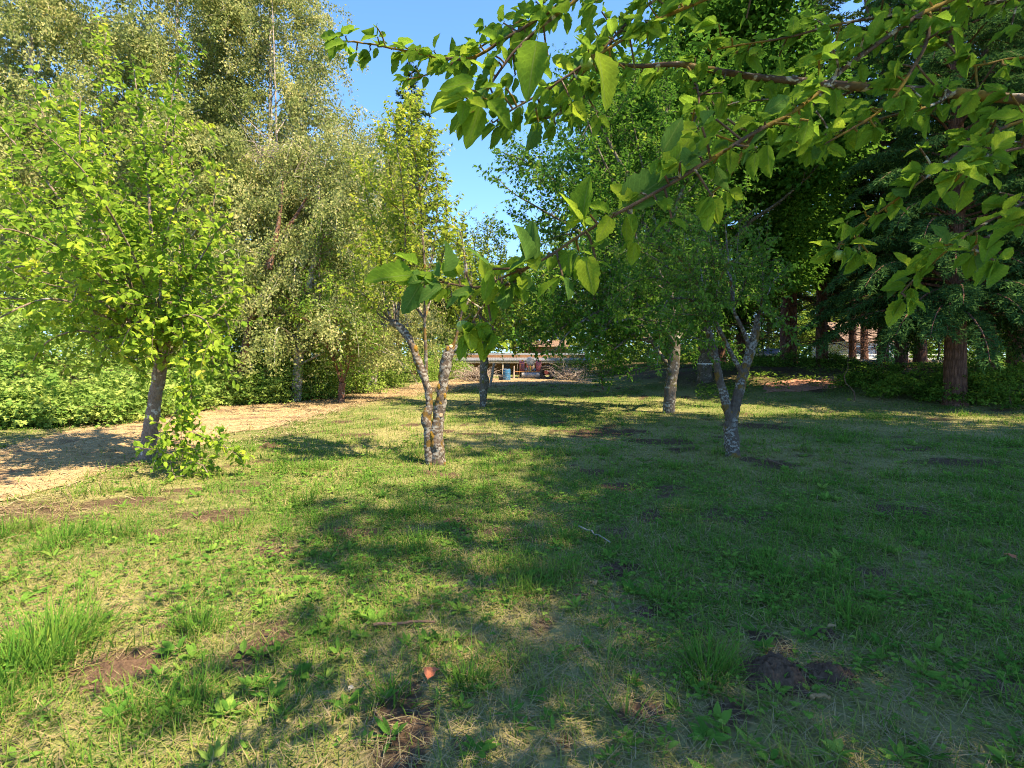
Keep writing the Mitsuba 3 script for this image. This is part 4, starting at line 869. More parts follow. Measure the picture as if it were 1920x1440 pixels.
# boughs in view: way points (photograph pixel, distance ahead), thickness at the start and end
BOUGHS = [
    ([(2500, 270, 1.30), (2200, 225, 1.38), (1920, 187, 1.45), (1780, 174, 1.48), (1613, 162, 1.5), (1500, 152, 1.55), (1413, 144, 1.55), (1287, 122, 1.55), (1187, 124, 1.6), (1120, 112, 1.62)], .019, .005),
    ([(1900, -40, 1.25), (1740, 20, 1.22), (1640, 86, 1.2), (1577, 134, 1.18), (1547, 162, 1.15), (1493, 206, 1.1), (1413, 249, 1.06), (1370, 276, 1.04), (1280, 331, 1.0), (1180, 388, 1.0), (1107, 429, 1.02), (1000, 496, 1.05), (960, 512, 1.08), (890, 540, 1.1), (836, 532, 1.1), (800, 524, 1.1)], .0062, .0016),
    ([(1240, -100, 1.3), (1080, 0, 1.25), (980, 81, 1.25), (940, 128, 1.25), (907, 182, 1.25), (890, 215, 1.25)], .006, .002),
    ([(1500, -60, 1.3), (1250, 30, 1.3), (1117, 106, 1.3), (1060, 145, 1.3), (1007, 179, 1.3), (950, 212, 1.3), (925, 230, 1.3)], .006, .002),
    ([(1190, 130, 1.55), (1130, 165, 1.5), (1087, 186, 1.48), (1050, 212, 1.45), (1023, 222, 1.45)], .005, .003),
    ([(1300, -120, 1.5), (1100, -20, 1.5), (950, 70, 1.5), (870, 111, 1.5), (763, 96, 1.55), (690, 82, 1.6), (630, 76, 1.62)], .007, .0018),
    ([(1780, 174, 1.48), (1740, 200, 1.4), (1640, 225, 1.35), (1560, 250, 1.3), (1490, 275, 1.3)], .0045, .0018),
    ([(1740, 20, 1.22), (1735, 85, 1.2), (1710, 130, 1.2), (1697, 152, 1.2), (1660, 200, 1.2), (1600, 240, 1.2), (1545, 270, 1.2)], .005, .002),
    ([(2300, 140, 1.2), (2000, 200, 1.25), (1850, 255, 1.25), (1740, 330, 1.25), (1660, 390, 1.28), (1590, 440, 1.3), (1570, 465, 1.3)], .0055, .0018),
    ([(2400, 230, 1.05), (2050, 330, 1.08), (1900, 390, 1.1), (1800, 450, 1.1), (1740, 500, 1.12), (1690, 550, 1.15)], .005, .0018),
    ([(2300, 190, 1.0), (2000, 260, 1.05), (1900, 280, 1.05), (1840, 300, 1.05), (1790, 340, 1.05)], .005, .0018),
    ([(2350, 60, 1.1), (2000, 90, 1.15), (1900, 110, 1.2), (1850, 120, 1.2), (1800, 125, 1.2)], .005, .002),
    ([(1413, 249, 1.06), (1385, 300, 1.1), (1360, 340, 1.1), (1330, 365, 1.1)], .004, .0018),
    ([(1000, 496, 1.05), (935, 545, 1.12), (895, 590, 1.15), (880, 620, 1.15)], .003, .0018),
    ([(2200, -60, 1.3), (1900, 0, 1.35), (1600, 40, 1.4), (1450, 75, 1.45), (1330, 95, 1.5)], .006, .002),
    ([(1450, -80, 1.7), (1300, 0, 1.7), (1200, 50, 1.7), (1150, 78, 1.7), (1080, 110, 1.7)], .006, .002),
    ([(2300, 280, .95), (2050, 400, 1.0), (1930, 420, 1.0), (1860, 440, 1.02), (1830, 470, 1.02)], .004, .0018),
    ([(1350, -80, 1.6), (1180, 40, 1.55), (1100, 130, 1.5), (1060, 175, 1.5), (1040, 200, 1.5)], .005, .0018),
    ([(1150, -120, 1.7), (1000, 20, 1.7), (880, 100, 1.7), (800, 140, 1.7), (760, 150, 1.7)], .005, .0018),
    ([(1287, 122, 1.55), (1310, 180, 1.5), (1300, 230, 1.45), (1270, 270, 1.4)], .004, .0018),
    ([(1613, 162, 1.5), (1550, 190, 1.6), (1480, 180, 1.65), (1400, 190, 1.7), (1330, 215, 1.7)], .004, .0018),
]
SP = []       # leaf sites: point, direction of the twig there, liveliness
for k, (pts, r0, r1) in enumerate(BOUGHS):
    w = np.array([at(*p) for p in pts])
    p = spline(w, step=.012)
    p = p + (meshkit.fbm(p * 14, 2, 40 + k)[:, None] - .5) * .010 * np.array([1, 1, 1])
    v, f = tube(p, np.linspace(1, 0, len(p)) ** .8 * (r0 - r1) + r1, 12 if k < 2 else 8, .30 if k < 2 else .2, 55, k)
    put(part(FT, 'bough'), (v, f), 'bark_front', smooth=True)
    d = np.r_[0, np.cumsum(np.linalg.norm(np.diff(p, axis=0), axis=1))]
    s = .03 + .02 * r.random(); gap = {0: .045}.get(k, .022 if k in (2, 3, 4, 5, 14, 15, 17, 18, 19, 20) else .023)
    while s < d[-1]:
        i = int(np.searchsorted(d, s)) - 1; i = max(1, min(i, len(p) - 2))
        SP.append((p[i], unit(p[i + 1] - p[i - 1]), 1.0)); s += gap * (.6 + .8 * r.random())
    SP.append((p[-1], unit(p[-1] - p[-4]), 2.0))
sp_mesh = Mesh(); LP = []
def inframe(P, m=1.04): return P[1] > .3 and abs(P[0] / P[1]) < m and -.80 < (P[2] - CAM_H) / P[1] < .74
def blocked(P):   # keep the far view under the boughs open, as in the photograph
    x, y = 960 + P[0] / P[1] * FOC, HOR - (P[2] - CAM_H) / P[1] * FOC
    return False
for (P, tg, live) in SP:
    if not inframe(P, 1.25): continue
    # a short spur with a rosette of leaves
    sd = unit(unit(np.cross(tg, r.normal(size=3))) + tg * .25 + UP * .1)
    sl = (.006 + .022 * r.random() + .05 * (r.random() < .25)) * (1 if live < 2 else .5)
    tip = P + sd * sl
    sp_mesh.add(*tube(np.array([P, (P + tip) / 2 + r.normal(size=3) * .002, tip]), [.0028, .0025, .0022], 5))
    m = int(r.integers(2, 6)) + (3 if live > 1.5 else 0)
    for j in range(m):
        A = unit(np.cross(sd, r.normal(size=3)) * .9 + sd * .35 + tg * .4 - UP * (.30 + .35 * r.random()) + np.array([-.35, 0, 0]))
        N = unit(UP * .75 + r.normal(size=3) * .45)
        L = .030 + .036 * r.random() ** 1.4; LP.append((tip, A, N, L, L * (.47 + .15 * r.random())))
put(part(FT, 'spur'), sp_mesh.get(), 'bark_front', smooth=True); labels[f'{FT}__spur'] = {'kind': 'stuff', 'label': 'short woody spurs that carry the leaves'}
# single leaves that stand out, as pixel of the root, pixel of the tip and distance
for (x0, y0, x1, y1, d) in [(1010, 60, 990, 165, .80), (1118, 80, 1138, 185, .78), (1000, 92, 985, 150, .85), (790, 515, 698, 520, 1.05), (795, 520, 760, 580, 1.05), (790, 500, 745, 480, 1.05), (830, 520, 838, 460, 1.05), (835, 530, 790, 560, 1.05), (925, 530, 885, 560, 1.1), (918, 545, 905, 490, 1.1), (960, 500, 985, 560, 1.1), (945, 520, 1000, 545, 1.1),
                              (905, 180, 850, 240, 1.2), (905, 185, 878, 265, 1.2), (910, 180, 950, 230, 1.2), (905, 170, 820, 205, 1.2), (900, 150, 835, 165, 1.2), (870, 600, 885, 650, 1.15), (890, 600, 920, 640, 1.15), (875, 590, 862, 560, 1.15), (1090, 430, 1100, 340, 1.0), (1095, 470, 1110, 540, 1.0), (1090, 480, 1080, 520, 1.0), (990, 500, 970, 430, 1.0), (1000, 500, 1000, 425, 1.02),
                              (1105, 440, 1060, 370, 1.0), (1240, 340, 1290, 265, 1.0), (1190, 380, 1150, 350, 1.0), (1150, 400, 1250, 330, 1.0), (1010, 215, 990, 275, 1.4), (955, 215, 945, 262, 1.3), (975, 210, 962, 240, 1.35), (1440, 260, 1440, 325, 1.05)]:
    a, b = at(x0, y0, d), at(x1, y1, d + .02 * r.normal()); L = np.linalg.norm(b - a)
    LP.append((a, unit(b - a), unit(r.normal(size=3) * .4 + np.array([.1, -.75, .6])), L, L * ((.40 if y0 < 85 else .52) + .1 * r.random())))
def quota(i):
    P, A, N, L, W = LP[i]
    return -(L / np.linalg.norm(P - [0, 0, CAM_H]) if inframe(P, 1.0) else 0)
order = sorted(range(len(LP)), key=quota)
made = {}; rest = Mesh()
for c, i in enumerate(order):
    P, A, N, L, W = LP[i]
    N = unit(N - A * np.dot(N, A)); B = np.cross(A, N); P = P + A * .28 * L * .6
    k = int(r.integers(len(NEAR))); look = ['leaf_front', 'leaf_front_yellow', 'leaf_front_dark', 'leaf_front', 'leaf_front_yellow'][int(r.integers(5))]
    M = np.eye(4); M[:3, 0], M[:3, 1], M[:3, 2], M[:3, 3] = B * W, A * L, N * W, P
    if c < 300:
        if (k, look) not in made: made[(k, look)] = mikit.ply(NEAR[k][:2], look, smooth=True, uv=NEAR[k][2])
        scene[part(FT, 'leaf')] = {**made[(k, look)], 'to_world': T(M)}
    else:
        v = NEAR[k][0] @ M[:3, :3].T + P; rest.add(v, NEAR[k][1], NEAR[k][2])
if rest.n:
    k = part(FT, 'foliage'); scene[k] = mikit.ply(rest.get(), 'leaf_front', smooth=True, uv=rest.uv()); labels[k] = {'kind': 'stuff', 'label': 'smaller and farther leaves of the boughs overhead'}
small_apples(FT, [at(931, 546, 1.12), at(868, 612, 1.15), at(1100, 119, 1.28), at(1573, 479, 1.3), at(1268, 236, 1.5), at(1410, 100, 1.5)], [.0135, .0150, .016, .0145, .014, .016])
for a, b, d in [((931, 538), (925, 515), 1.12), ((868, 602), (882, 588), 1.15), ((1573, 470), (1572, 455), 1.3)]:
    put(part(FT, 'fruit_stalk'), tube(np.array([at(*a, d), at((a[0] + b[0]) / 2 + 2, (a[1] + b[1]) / 2, d), at(*b, d)]), .0016, 5), 'bark_shoot')
# the rest of its crown, above and behind the camera
lv = Leaves(); wd = Mesh(); top = np.array([2.64, 0, 2.2])
n = 0
for k in range(150):
    u = unit(r.normal(size=3)); u[2] = abs(u[2])
    c = np.array([2.3, 2.3, 3.6]) + u * np.array([3.5, 3.8, 2.6]) * (.5 + .5 * r.random())
    sx, sy = c[0] - .51 * c[2], c[1] + .37 * c[2]
    if sx < -.05 - .45 * max(0, 5.0 - sy) and r.random() > (.14 if sy < 4.8 and sx < -1.8 else .02): continue
    if c[1] > .2 and abs(c[0] / c[1]) < 1.12 and c[2] - .45 < CAM_H + .72 * c[1]: continue
    if c[2] < 2.4 or meshkit.noise(c[None] * .9, 5)[0] < .34: continue
    ln = spline(np.array([top, top + (c - top) * .45 + UP * .5, c]), n=9); wd.add(*tube(ln, np.linspace(.016, .005, 9), 5, cap=False))
    clump(lv, c, .50, 62, .085, .05, r, .6)
put_leaves(part(FT, 'crown'), lv.arrays(), 4, 'leaf_apple'); labels[f'{FT}__crown'] = {'kind': 'stuff', 'label': 'leaves of the crown above the camera'}
tr.add(*wd.get()); put(part(FT, 'trunk'), tr.get(), 'bark_front', smooth=True)

# ------------------------------------------------------------------ shed, tractor and the yard at the end of the path
def box(m, x0, x1, y0, y1, z0, z1, bev=0.0):
    b = trimesh.creation.box(extents=[x1 - x0, y1 - y0, z1 - z0]); b.apply_translation([(x0 + x1) / 2, (y0 + y1) / 2, (z0 + z1) / 2]); m.tm(b); return m
def cyl(m, p0, p1, rad, n=20):
    b = trimesh.creation.cylinder(rad, segment=np.array([p0, p1], float), sections=n); m.tm(b); return m
def solo(key, mesh, mat, smooth=False): put(key, mesh.get() if isinstance(mesh, Mesh) else mesh, mat, smooth=smooth)
plain('shed_wall', (.25, .14, .07), .8, .4, 6, dirt=(.22, .11, .05))
plain('roof_metal', (.17, .185, .22), .45, .25, 3, .3)
plain('pale_timber', (.34, .29, .23), .8, .4, 9)
plain('dark_wood', (.09, .06, .045), .85, .4, 8)
plain('red_paint', (.36, .07, .055), .5, .35, 14, dirt=(.30, .12, .09), dscale=6)
plain('cream_paint', (.72, .68, .58), .5, .3, 12, dirt=(.45, .38, .28), dscale=6)
plain('yellow_paint', (.72, .42, .03), .5, .3, 10, dirt=(.35, .2, .06), dscale=7)
plain('rubber', (.045, .042, .040), .85, .5, 20)
plain('rubber_dusty', (.34, .29, .23), .9, .5, 20)
plain('steel_grey', (.30, .30, .30), .5, .4, 12, .4)
plain('galvanised', (.34, .33, .32), .45, .35, 8, .3)
plain('barrel_blue', (.035, .15, .32), .45, .3, 6, dirt=(.09, .14, .19), dscale=4)
plain('bin_dark', (.05, .06, .075), .5, .3)
plain('rust', (.36, .17, .06), .85, .5, 18)
plain('glass_dark', (.03, .035, .045), .15, .1)
plain('house_white', (.78, .76, .72), .7, .1)
plain('house_roof', (.15, .10, .075), .8, .4, 5)

SD = 53.0
zg = lambda x, y: float(terrain(x, y))
S = thing('shed', 'long low shed with an orange brown wall and a pale metal roof behind the tractor', 'shed')
x0, x1 = at(838, 0, SD)[0], at(1105, 0, SD)[0]; ze = at(0, 676, SD)[2]; zb = zg(0, SD)
m = Mesh(); xs = np.arange(x0, x1, .30)
for k, xx in enumerate(xs): box(m, xx, xx + .288, SD + 1.8 + .012 * (k % 2), SD + 1.95, zb - .2, ze + .5)
for k, xx in enumerate(xs):
    b = Mesh(); box(b, xx, xx + .286, SD + 1.78 - .01 * (k % 2), SD + 1.86, zb - .1, ze + .35)
    if k % 1 == 0: solo(part(S + '__wall', 'board'), b, 'shed_wall')
m = Mesh(); box(m, x0 - .02, x1 + .02, SD + 1.87, SD + 6, zb - .2, ze + .6); solo(part(S, 'wall'), m, 'shed_wall')
rf = Mesh(); nn = int((x1 - x0 + 1) / .18); xr = np.linspace(x0 - .4, x1 + .4, nn * 2)
zz = .02 * (np.arange(len(xr)) % 2)
va = np.stack([xr, np.full(len(xr), SD - .5), ze + .02 + zz], 1); vb = np.stack([xr, np.full(len(xr), SD + 6.3), ze + .85 + zz], 1)
i = np.arange(len(xr) - 1); n0 = len(xr)
v = np.vstack([va, vb, va - [0, 0, .04], vb - [0, 0, .04]])
f = np.vstack([np.stack([i, i + 1, i + 1 + n0, i + n0], 1), np.stack([i + 2 * n0, i + 3 * n0, i + 1 + 3 * n0, i + 1 + 2 * n0], 1), np.stack([i, i + 2 * n0, i + 1 + 2 * n0, i + 1], 1)])
rf.add(v, f); solo(part(S, 'roof'), rf, 'roof_metal')
m = Mesh(); box(m, x0 - .3, x1 + .3, SD - .42, SD - .36, ze - .26, ze - .03); solo(part(S, 'fascia'), m, 'pale_timber')
for px in (845, 878, 943, 1000, 1062, 1098):
    m = Mesh(); xx = at(px, 0, SD)[0]; box(m, xx - .09, xx + .09, SD - .35, SD - .17, zb - .2, ze - .02); solo(part(S, 'post'), m, 'pale_timber')
m = Mesh(); xx = at(949, 0, SD)[0]; box(m, xx - .35, xx + .35, SD + 1.70, SD + 1.76, ze - .75, ze - .35); solo(part(S, 'window'), m, 'glass_dark')
# the taller barn behind it
HB = thing('barn', 'taller timber barn showing orange brown boards above the shed roof', 'barn')
bx0, bx1 = at(985, 0, 64)[0], at(1060, 0, 64)[0]; zt = at(0, 650, 64)[2]
m = Mesh(); box(m, bx0, bx1, 64, 70, zb - .2, zt); solo(part(HB, 'wall'), m, 'shed_wall')
for k in range(14):
    b = Mesh(); xx = bx0 + (bx1 - bx0) * k / 14; box(b, xx, xx + (bx1 - bx0) / 14 - .02, 63.93 + .015 * (k % 2), 63.995, zb - .1, zt - .05); solo(part(HB + '__wall', 'board'), b, 'shed_wall')
m = Mesh(); v = np.array([[bx0 - .4, 63.5, zt], [bx1 + .4, 63.5, zt], [bx1 + .4, 67, zt + 1.8], [bx0 - .4, 67, zt + 1.8], [bx1 + .4, 70.5, zt], [bx0 - .4, 70.5, zt]]); m.add(v * [1, 1, 1] - np.array([[0, 0, 0], [0, 0, 0], [0, 0, .9], [0, 0, .9], [0, 0, 0], [0, 0, 0]]), [[0, 1, 2, 3], [3, 2, 4, 5]]); solo(part(HB, 'roof'), m, 'house_roof')

# tractor, seen from behind
TD = 46.0; tx = at(994, 0, TD)[0]; tz = zg(tx, TD)
K = thing('tractor', 'old red and cream tractor seen from behind with a yellow implement on its hitch', 'tractor')
def tyre(cx, cy, cz, R, w, lugs):
    m = Mesh(); prof = np.array([[R * .60, -w * .40], [R * .80, -w * .5], [R * .93, -w * .46], [R * .965, -w * .2], [R * .965, w * .2], [R * .93, w * .46], [R * .80, w * .5], [R * .60, w * .40]])
    a = np.linspace(0, 2 * np.pi, 37)[:-1]
    v = np.stack([np.repeat(prof[None, :, 1], 36, 0), np.cos(a)[:, None] * prof[None, :, 0], np.sin(a)[:, None] * prof[None, :, 0]], -1).reshape(-1, 3)
    i, j = np.meshgrid(np.arange(36), np.arange(7), indexing='ij'); f = np.stack([i * 8 + j, i * 8 + j + 1, ((i + 1) % 36) * 8 + j + 1, ((i + 1) % 36) * 8 + j], -1).reshape(-1, 4)
    m.add(v + [cx, cy, cz], f)
    g = Mesh()
    for k in range(lugs):
        for s in (-1, 1):
            a0 = 2 * np.pi * (k + (.5 if s > 0 else 0)) / lugs; pts = []
            for u in np.linspace(0, 1, 4):
                ang = a0 + s * 0 + u * .42; xx = s * (.03 + u * .43) * w
                for dr_, da in ((R * .955, -.05), (R * 1.01, -.035), (R * 1.01, .035), (R * .955, .05)):
                    pts.append([cx + xx, cy + math.cos(ang + da) * dr_, cz + math.sin(ang + da) * dr_])
            ff = [[4 * q + a_, 4 * q + (a_ + 1) % 4, 4 * q + 4 + (a_ + 1) % 4, 4 * q + 4 + a_] for q in range(3) for a_ in range(4)] + [[0, 1, 2, 3], [12, 13, 14, 15]]
            g.add(pts, ff)
    return m, g
for s in (-1, 1):
    wk = part(K, 'rear_wheel'); m, g = tyre(tx + s * .76, TD, tz + .66, .66, .36, 16)
    solo(part(wk, 'tyre'), m, 'rubber', 30); solo(part(wk, 'lug'), g, 'rubber_dusty'); labels[wk + '__lug'] = {'kind': 'stuff'}
    m = Mesh(); cyl(m, [tx + s * .60, TD, tz + .66], [tx + s * .92, TD, tz + .66], .10); cyl(m, [tx + s * .70, TD, tz + .66], [tx + s * .74, TD, tz + .66], .40, 28); solo(part(wk, 'rim'), m, 'cream_paint', 30)
    # fender: a curved sheet over the wheel
    a = np.linspace(-.25, 2.5, 14); R1 = .80; xa, xb = tx + s * .52, tx + s * .98; v = []
    for xx in (xa, xb):
        for rr in (R1, R1 + .03): v += [[xx, TD - math.cos(q) * rr, tz + .70 + math.sin(q) * rr] for q in a]
    i = np.arange(13); f = np.vstack([np.stack([i + 14, i + 15, i + 43, i + 42], 1), np.stack([i, i + 28, i + 29, i + 1], 1), np.stack([i, i + 1, i + 15, i + 14], 1), np.stack([i + 28, i + 42, i + 43, i + 29], 1)])
    m = Mesh(); m.add(v, f); side = [[xa, TD, tz + .80]] + [[xa, TD - math.cos(q) * R1, tz + .70 + math.sin(q) * R1] for q in a]
    m.add(side, [[0, q + 1, q + 2] for q in range(13)]); solo(part(K, 'fender'), m, 'red_paint', 30)
    m = Mesh(); cyl(m, [tx + s * .72, TD - .5, tz + 1.50], [tx + s * .72, TD - .58, tz + 1.50], .075); solo(part(K, 'rear_lamp'), m, 'yellow_paint' if s < 0 else 'steel_grey', 30)
    wk = part(K, 'front_wheel'); m, g = tyre(tx + s * .62, TD + 1.95, tz + .36, .36, .18, 12); solo(part(wk, 'tyre'), m, 'rubber', 30)
    m = Mesh(); cyl(m, [tx + s * .55, TD + 1.95, tz + .36], [tx + s * .68, TD + 1.95, tz + .36], .20); solo(part(wk, 'rim'), m, 'cream_paint', 30)
m = Mesh(); box(m, tx - .20, tx + .20, TD - .25, TD + 1.0, tz + .40, tz + .95); cyl(m, [tx - .6, TD, tz + .66], [tx + .6, TD, tz + .66], .13); box(m, tx - .62, tx + .62, TD + 1.9, TD + 2.0, tz + .38, tz + .50); solo(part(K, 'body'), m, 'steel_grey')
m = Mesh(); box(m, tx - .27, tx + .27, TD + .9, TD + 2.3, tz + .75, tz + 1.35); solo(part(K, 'bonnet'), m, 'red_paint')
b = trimesh.creation.icosphere(3, 1.0); b.vertices *= [.36, .16, .42]; b.apply_translation([tx, TD - .18, tz + 1.42]); solo(part(K, 'seat_back'), (b.vertices, b.faces), 'cream_paint', True)
b = trimesh.creation.icosphere(3, 1.0); b.vertices *= [.30, .28, .10]; b.apply_translation([tx, TD + .02, tz + 1.08]); solo(part(K, 'seat'), (b.vertices, b.faces), 'cream_paint', True)
ring = trimesh.creation.torus(.20, .018, 24, 8); ring.apply_transform(trimesh.transformations.rotation_matrix(1.1, [1, 0, 0])); ring.apply_translation([tx, TD + .72, tz + 1.5]); solo(part(K, 'steering_wheel'), (ring.vertices, ring.faces), 'rubber', True)
m = Mesh(); m.add(*tube(np.array([[tx - .35, TD - .45, tz + .42], [tx, TD - .5, tz + 1.05], [tx + .35, TD - .45, tz + .42]]), .035, 6)); m.add(*tube(np.array([[tx, TD - .5, tz + 1.05], [tx, TD - .72, tz + .32]]), .04, 6)); box(m, tx - .72, tx + .72, TD - .72, TD - .62, tz + .26, tz + .36); m.add(*tube(np.array([[tx - .5, TD - .66, tz + .3], [tx - .75, TD - .8, tz + .12]]), .04, 6)); solo(part(K, 'hitch_implement'), m, 'yellow_paint')
m = Mesh()
for s in (-1, 1): m.add(*tube(np.array([[tx + s * .30, TD - .1, tz + .95], [tx + s * .42, TD - .5, tz + .42]]), .028, 6)); m.add(*tube(np.array([[tx + s * .24, TD - .05, tz + .5], [tx + s * .45, TD - .62, tz + .36]]), .03, 6))
solo(part(K, 'lift_arm'), m, 'galvanised')

# a corrugated pipe with a board on it
d = 43.0; a, b = at(978, 711, d), at(1019, 710, d); a[2] = b[2] = zg(a[0], d) + .25
n = 72; u = np.linspace(0, 1, n)[:, None]; k = thing('culvert_pipe', 'corrugated grey pipe lying across the yard before the tractor', 'pipe')
solo(k, tube(a * (1 - u) + b * u, .27 + .022 * np.sin(np.arange(n) * np.pi / 2), 20), 'galvanised', True)
k = thing('timber_plank', 'long orange brown plank lying on the corrugated pipe', 'plank')
m = Mesh(); box(m, at(966, 0, d)[0], b[0] + .1, d - .06, d + .22, a[2] + .30, a[2] + .37); solo(k, m, 'rust')
# blue barrel and the dark bin beside it
d = 39.0; c = at(950, 714, d); zc = zg(c[0], d)
k = thing('blue_barrel', 'blue plastic barrel standing by the straw path before the shed', 'barrel')
prof = [(.0, 0), (.27, 0), (.285, .04), (.285, .26), (.298, .28), (.285, .30), (.285, .56), (.298, .58), (.285, .60), (.285, .84), (.27, .88), (.24, .88), (.23, .86), (0, .86)]
m = trimesh.creation.revolve(np.array(prof), sections=28); m.apply_translation([c[0], d, zc]); solo(part(k, 'body'), (m.vertices, m.faces), 'barrel_blue', 35)
m = trimesh.creation.cylinder(.035, .03, sections=12); m.apply_translation([c[0] + .12, d - .05, zc + .875]); solo(part(k, 'bung'), (m.vertices, m.faces), 'bin_dark')
c = at(939, 712, d + .3); k = thing('dark_bin', 'small dark bin standing to the left of the blue barrel', 'bin')
m = Mesh(); v = []
for z, w in ((0, .15), (.42, .19)): v += [[c[0] - w, d + .3 - w, zc + z], [c[0] + w, d + .3 - w, zc + z], [c[0] + w, d + .3 + w, zc + z], [c[0] - w, d + .3 + w, zc + z]]
m.add(v, [[0, 1, 5, 4], [1, 2, 6, 5], [2, 3, 7, 6], [3, 0, 4, 7], [0, 3, 2, 1]]); box(m, c[0] - .21, c[0] + .21, d + .09, d + .51, zc + .415, zc + .45); solo(k, m, 'bin_dark')
# second old machine: a big wheel with a red hub
d = 41.5; c = at(1026, 706, d); zc = zg(c[0], d)
k = thing('old_wheel', 'big dark tyre with a red hub lying against the brush pile right of the pipe', 'wheel')
m, g = tyre(0, 0, 0, .62, .34, 16); M1 = trimesh.transformations.rotation_matrix(1.15, [0, 0, 1]); M1[:3, 3] = [c[0], d, zc + .55]
for nm, mm, mat in (('tyre', m, 'rubber'), ('lug', g, 'rubber')):
    v, f = mm.get(); solo(part(k, nm), (v @ M1[:3, :3].T + M1[:3, 3], f), mat)
labels[k + '__lug'] = {'kind': 'stuff'}
m = Mesh(); cyl(m, [-.22, 0, 0], [.22, 0, 0], .17); v, f = m.get(); solo(part(k, 'hub'), (v @ M1[:3, :3].T + M1[:3, 3], f), 'red_paint')

def brush(name, label, c, rx, ry, h, n, seed, leafn=0):
    r = rng(seed); m = Mesh(); z = zg(c[0], c[1])
    for k in range(n):
        a = r.random() * 6.283; q = np.array([c[0] + rx * .55 * r.normal(), c[1] + ry * .5 * r.normal(), z + .03 + h * .45 * r.random()])
        l = bendline(q, [math.cos(a), math.sin(a) * .6, .25 + .55 * r.random()], (.5 + 1.1 * r.random()) * h, r, 6, 0, .14, .5)
        l[:, 2] = np.maximum(l[:, 2], z + .02)
        m.add(*tube(l, np.linspace(.012 + .022 * r.random() ** 2, .004, 6), 5, .2, 12, k))
    k = thing(name, label, 'brush pile')
    put(part(k, 'branch'), m.get(), 'bark_dead', smooth=True); labels[k + '__branch'] = {'kind': 'stuff', 'label': 'dry cut branches heaped crosswise'}
c = at(1070, 712, 39); brush('brush_pile', 'heap of bare pale branches at the end of the straw path right of the tractor', c, 1.05, .8, 1.25, 120, 301)
c = at(893, 712, 37); brush('brush_pile', 'heap of thin twigs behind the small knotty trunk left of the blue barrel', c, 1.0, .8, 1.15, 260, 302)
p = at(1062, 712, 42.5); shrub('brush_shrub', 'pale leaved shrub standing over the heap of bare branches', (p[0], p[1]), 1.5, 1.1, 3.0, 2600, .11, .075, 'leaf_bramble', 303, 4, 16, None, 'shrub', .6, 12)
def pole(name, label, cat, a, b, d, r0, mat='pale_timber', r1=None):
    A, B = at(*a, d), at(*b, d); A[2] = zg(A[0], d) - .1
    k = thing(name, label, cat); solo(k, tube(spline(np.array([A, (A + B) / 2 + [.01, 0, 0], B]), n=12), np.linspace(r0, r1 or r0 * .9, 12), 10, .08, 5, 3), mat, True)
pole('leaning_pole', 'grey wooden pole leaning beside the small knotty trunk', 'pole', (918, 726), (926, 681), 30, .085, 'bark_dead')
pole('wooden_stake', 'rusty red stake leaning by the left rear tractor wheel', 'stake', (972, 706), (976, 681), 43.5, .035, 'rust')
pole('wooden_stake', 'thin grey stake leaning left of the rusty red one', 'stake', (969, 706), (970, 682), 43.7, .03, 'bark_dead')
pole('tree_stump', 'split pale stump between the blue barrel and the tractor', 'stump', (963, 711), (964, 686), 42.5, .12, 'bark_dead', .05)

# wire fence along the bramble bank: posts and mesh
FP = [(-260, 800, 15.2), (40, 790, 15.8), (300, 772, 16.6), (470, 752, 18.6), (690, 728, 26.5)]
k = thing('wire_fence', 'old chain link fence with grey posts sunk in the shrubs behind the straw path', 'fence')
pp = []
for x, y, d in FP:
    q = at(x, y, d); z = zg(q[0], d); pp.append(np.array([q[0], d, z]))
    solo(part(k, 'post'), tube(np.array([[q[0], d, z - .1], [q[0] + .01, d, z + .8], [q[0] + .02, d, z + 1.45]]), .055, 8, .1, 6, 2), 'bark_dead', True)
wm = Mesh()
for a, b in zip(pp[1:-1], pp[2:]):
    L = np.linalg.norm(b - a); u = unit(b - a)
    for s in np.arange(-1.2, L, .10):
        for sg in (1, -1):
            o0, o1 = (s, s + 1.2) if sg > 0 else (s + 1.2, s)
            P, Q = a + u * np.clip(o0, 0, L), a + u * np.clip(o1, 0, L)
            za = .05 + (np.clip(o0, 0, L) - o0) * sg * 1.0 if sg > 0 else .05 + (o0 - np.clip(o0, 0, L)); zb_ = 1.25 - abs(o1 - np.clip(o1, 0, L))
            if zb_ - za < .05: continue
            wm.add(*tube(np.array([P + UP * za, Q + UP * zb_]), .0022, 3, cap=False))
put(part(k, 'wire_mesh'), wm.get(), 'galvanised')

# right: fallen log, earth path, sapling, house, rail
k = thing('fallen_log', 'long fallen log lying across behind the fir trunks at the end of the earth path', 'log')
a, b = at(1558, 690, 37), at(1790, 690, 35.5); a[2] = zg(a[0], 37) + .22; b[2] = zg(b[0], 35.5) + .20
u = np.linspace(0, 1, 40)[:, None]; solo(k, tube(a * (1 - u) + b * u, np.linspace(.26, .19, 40), 14, .14, 4, 9), 'bark_grey', True)
ev = []
for x, y0, y1 in [(1430, 722, 738), (1500, 712, 735), (1560, 706, 729), (1620, 699, 714), (1680, 694, 704), (1720, 691, 699)]:
    for y in (y0, y1):   # where the rising ground is seen at these pixels
        d = 20.0
        for _ in range(60): d += .35 * ((zg((x - 960) / FOC * d, d) - at(x, y, d)[2]) < 0) * 1.0 if zg((x - 960) / FOC * d, d) < at(x, y, d)[2] else 0
        ev.append([(x - 960) / FOC * d, d])
ev = np.array(ev).reshape(-1, 2, 2); ev = np.stack([spline(ev[:, 0], n=24), spline(ev[:, 1], n=24)], 1)
w = np.linspace(0, 1, 9)[None, :, None]; rows = ev[:, :1] * (1 - w) + ev[:, 1:] * w
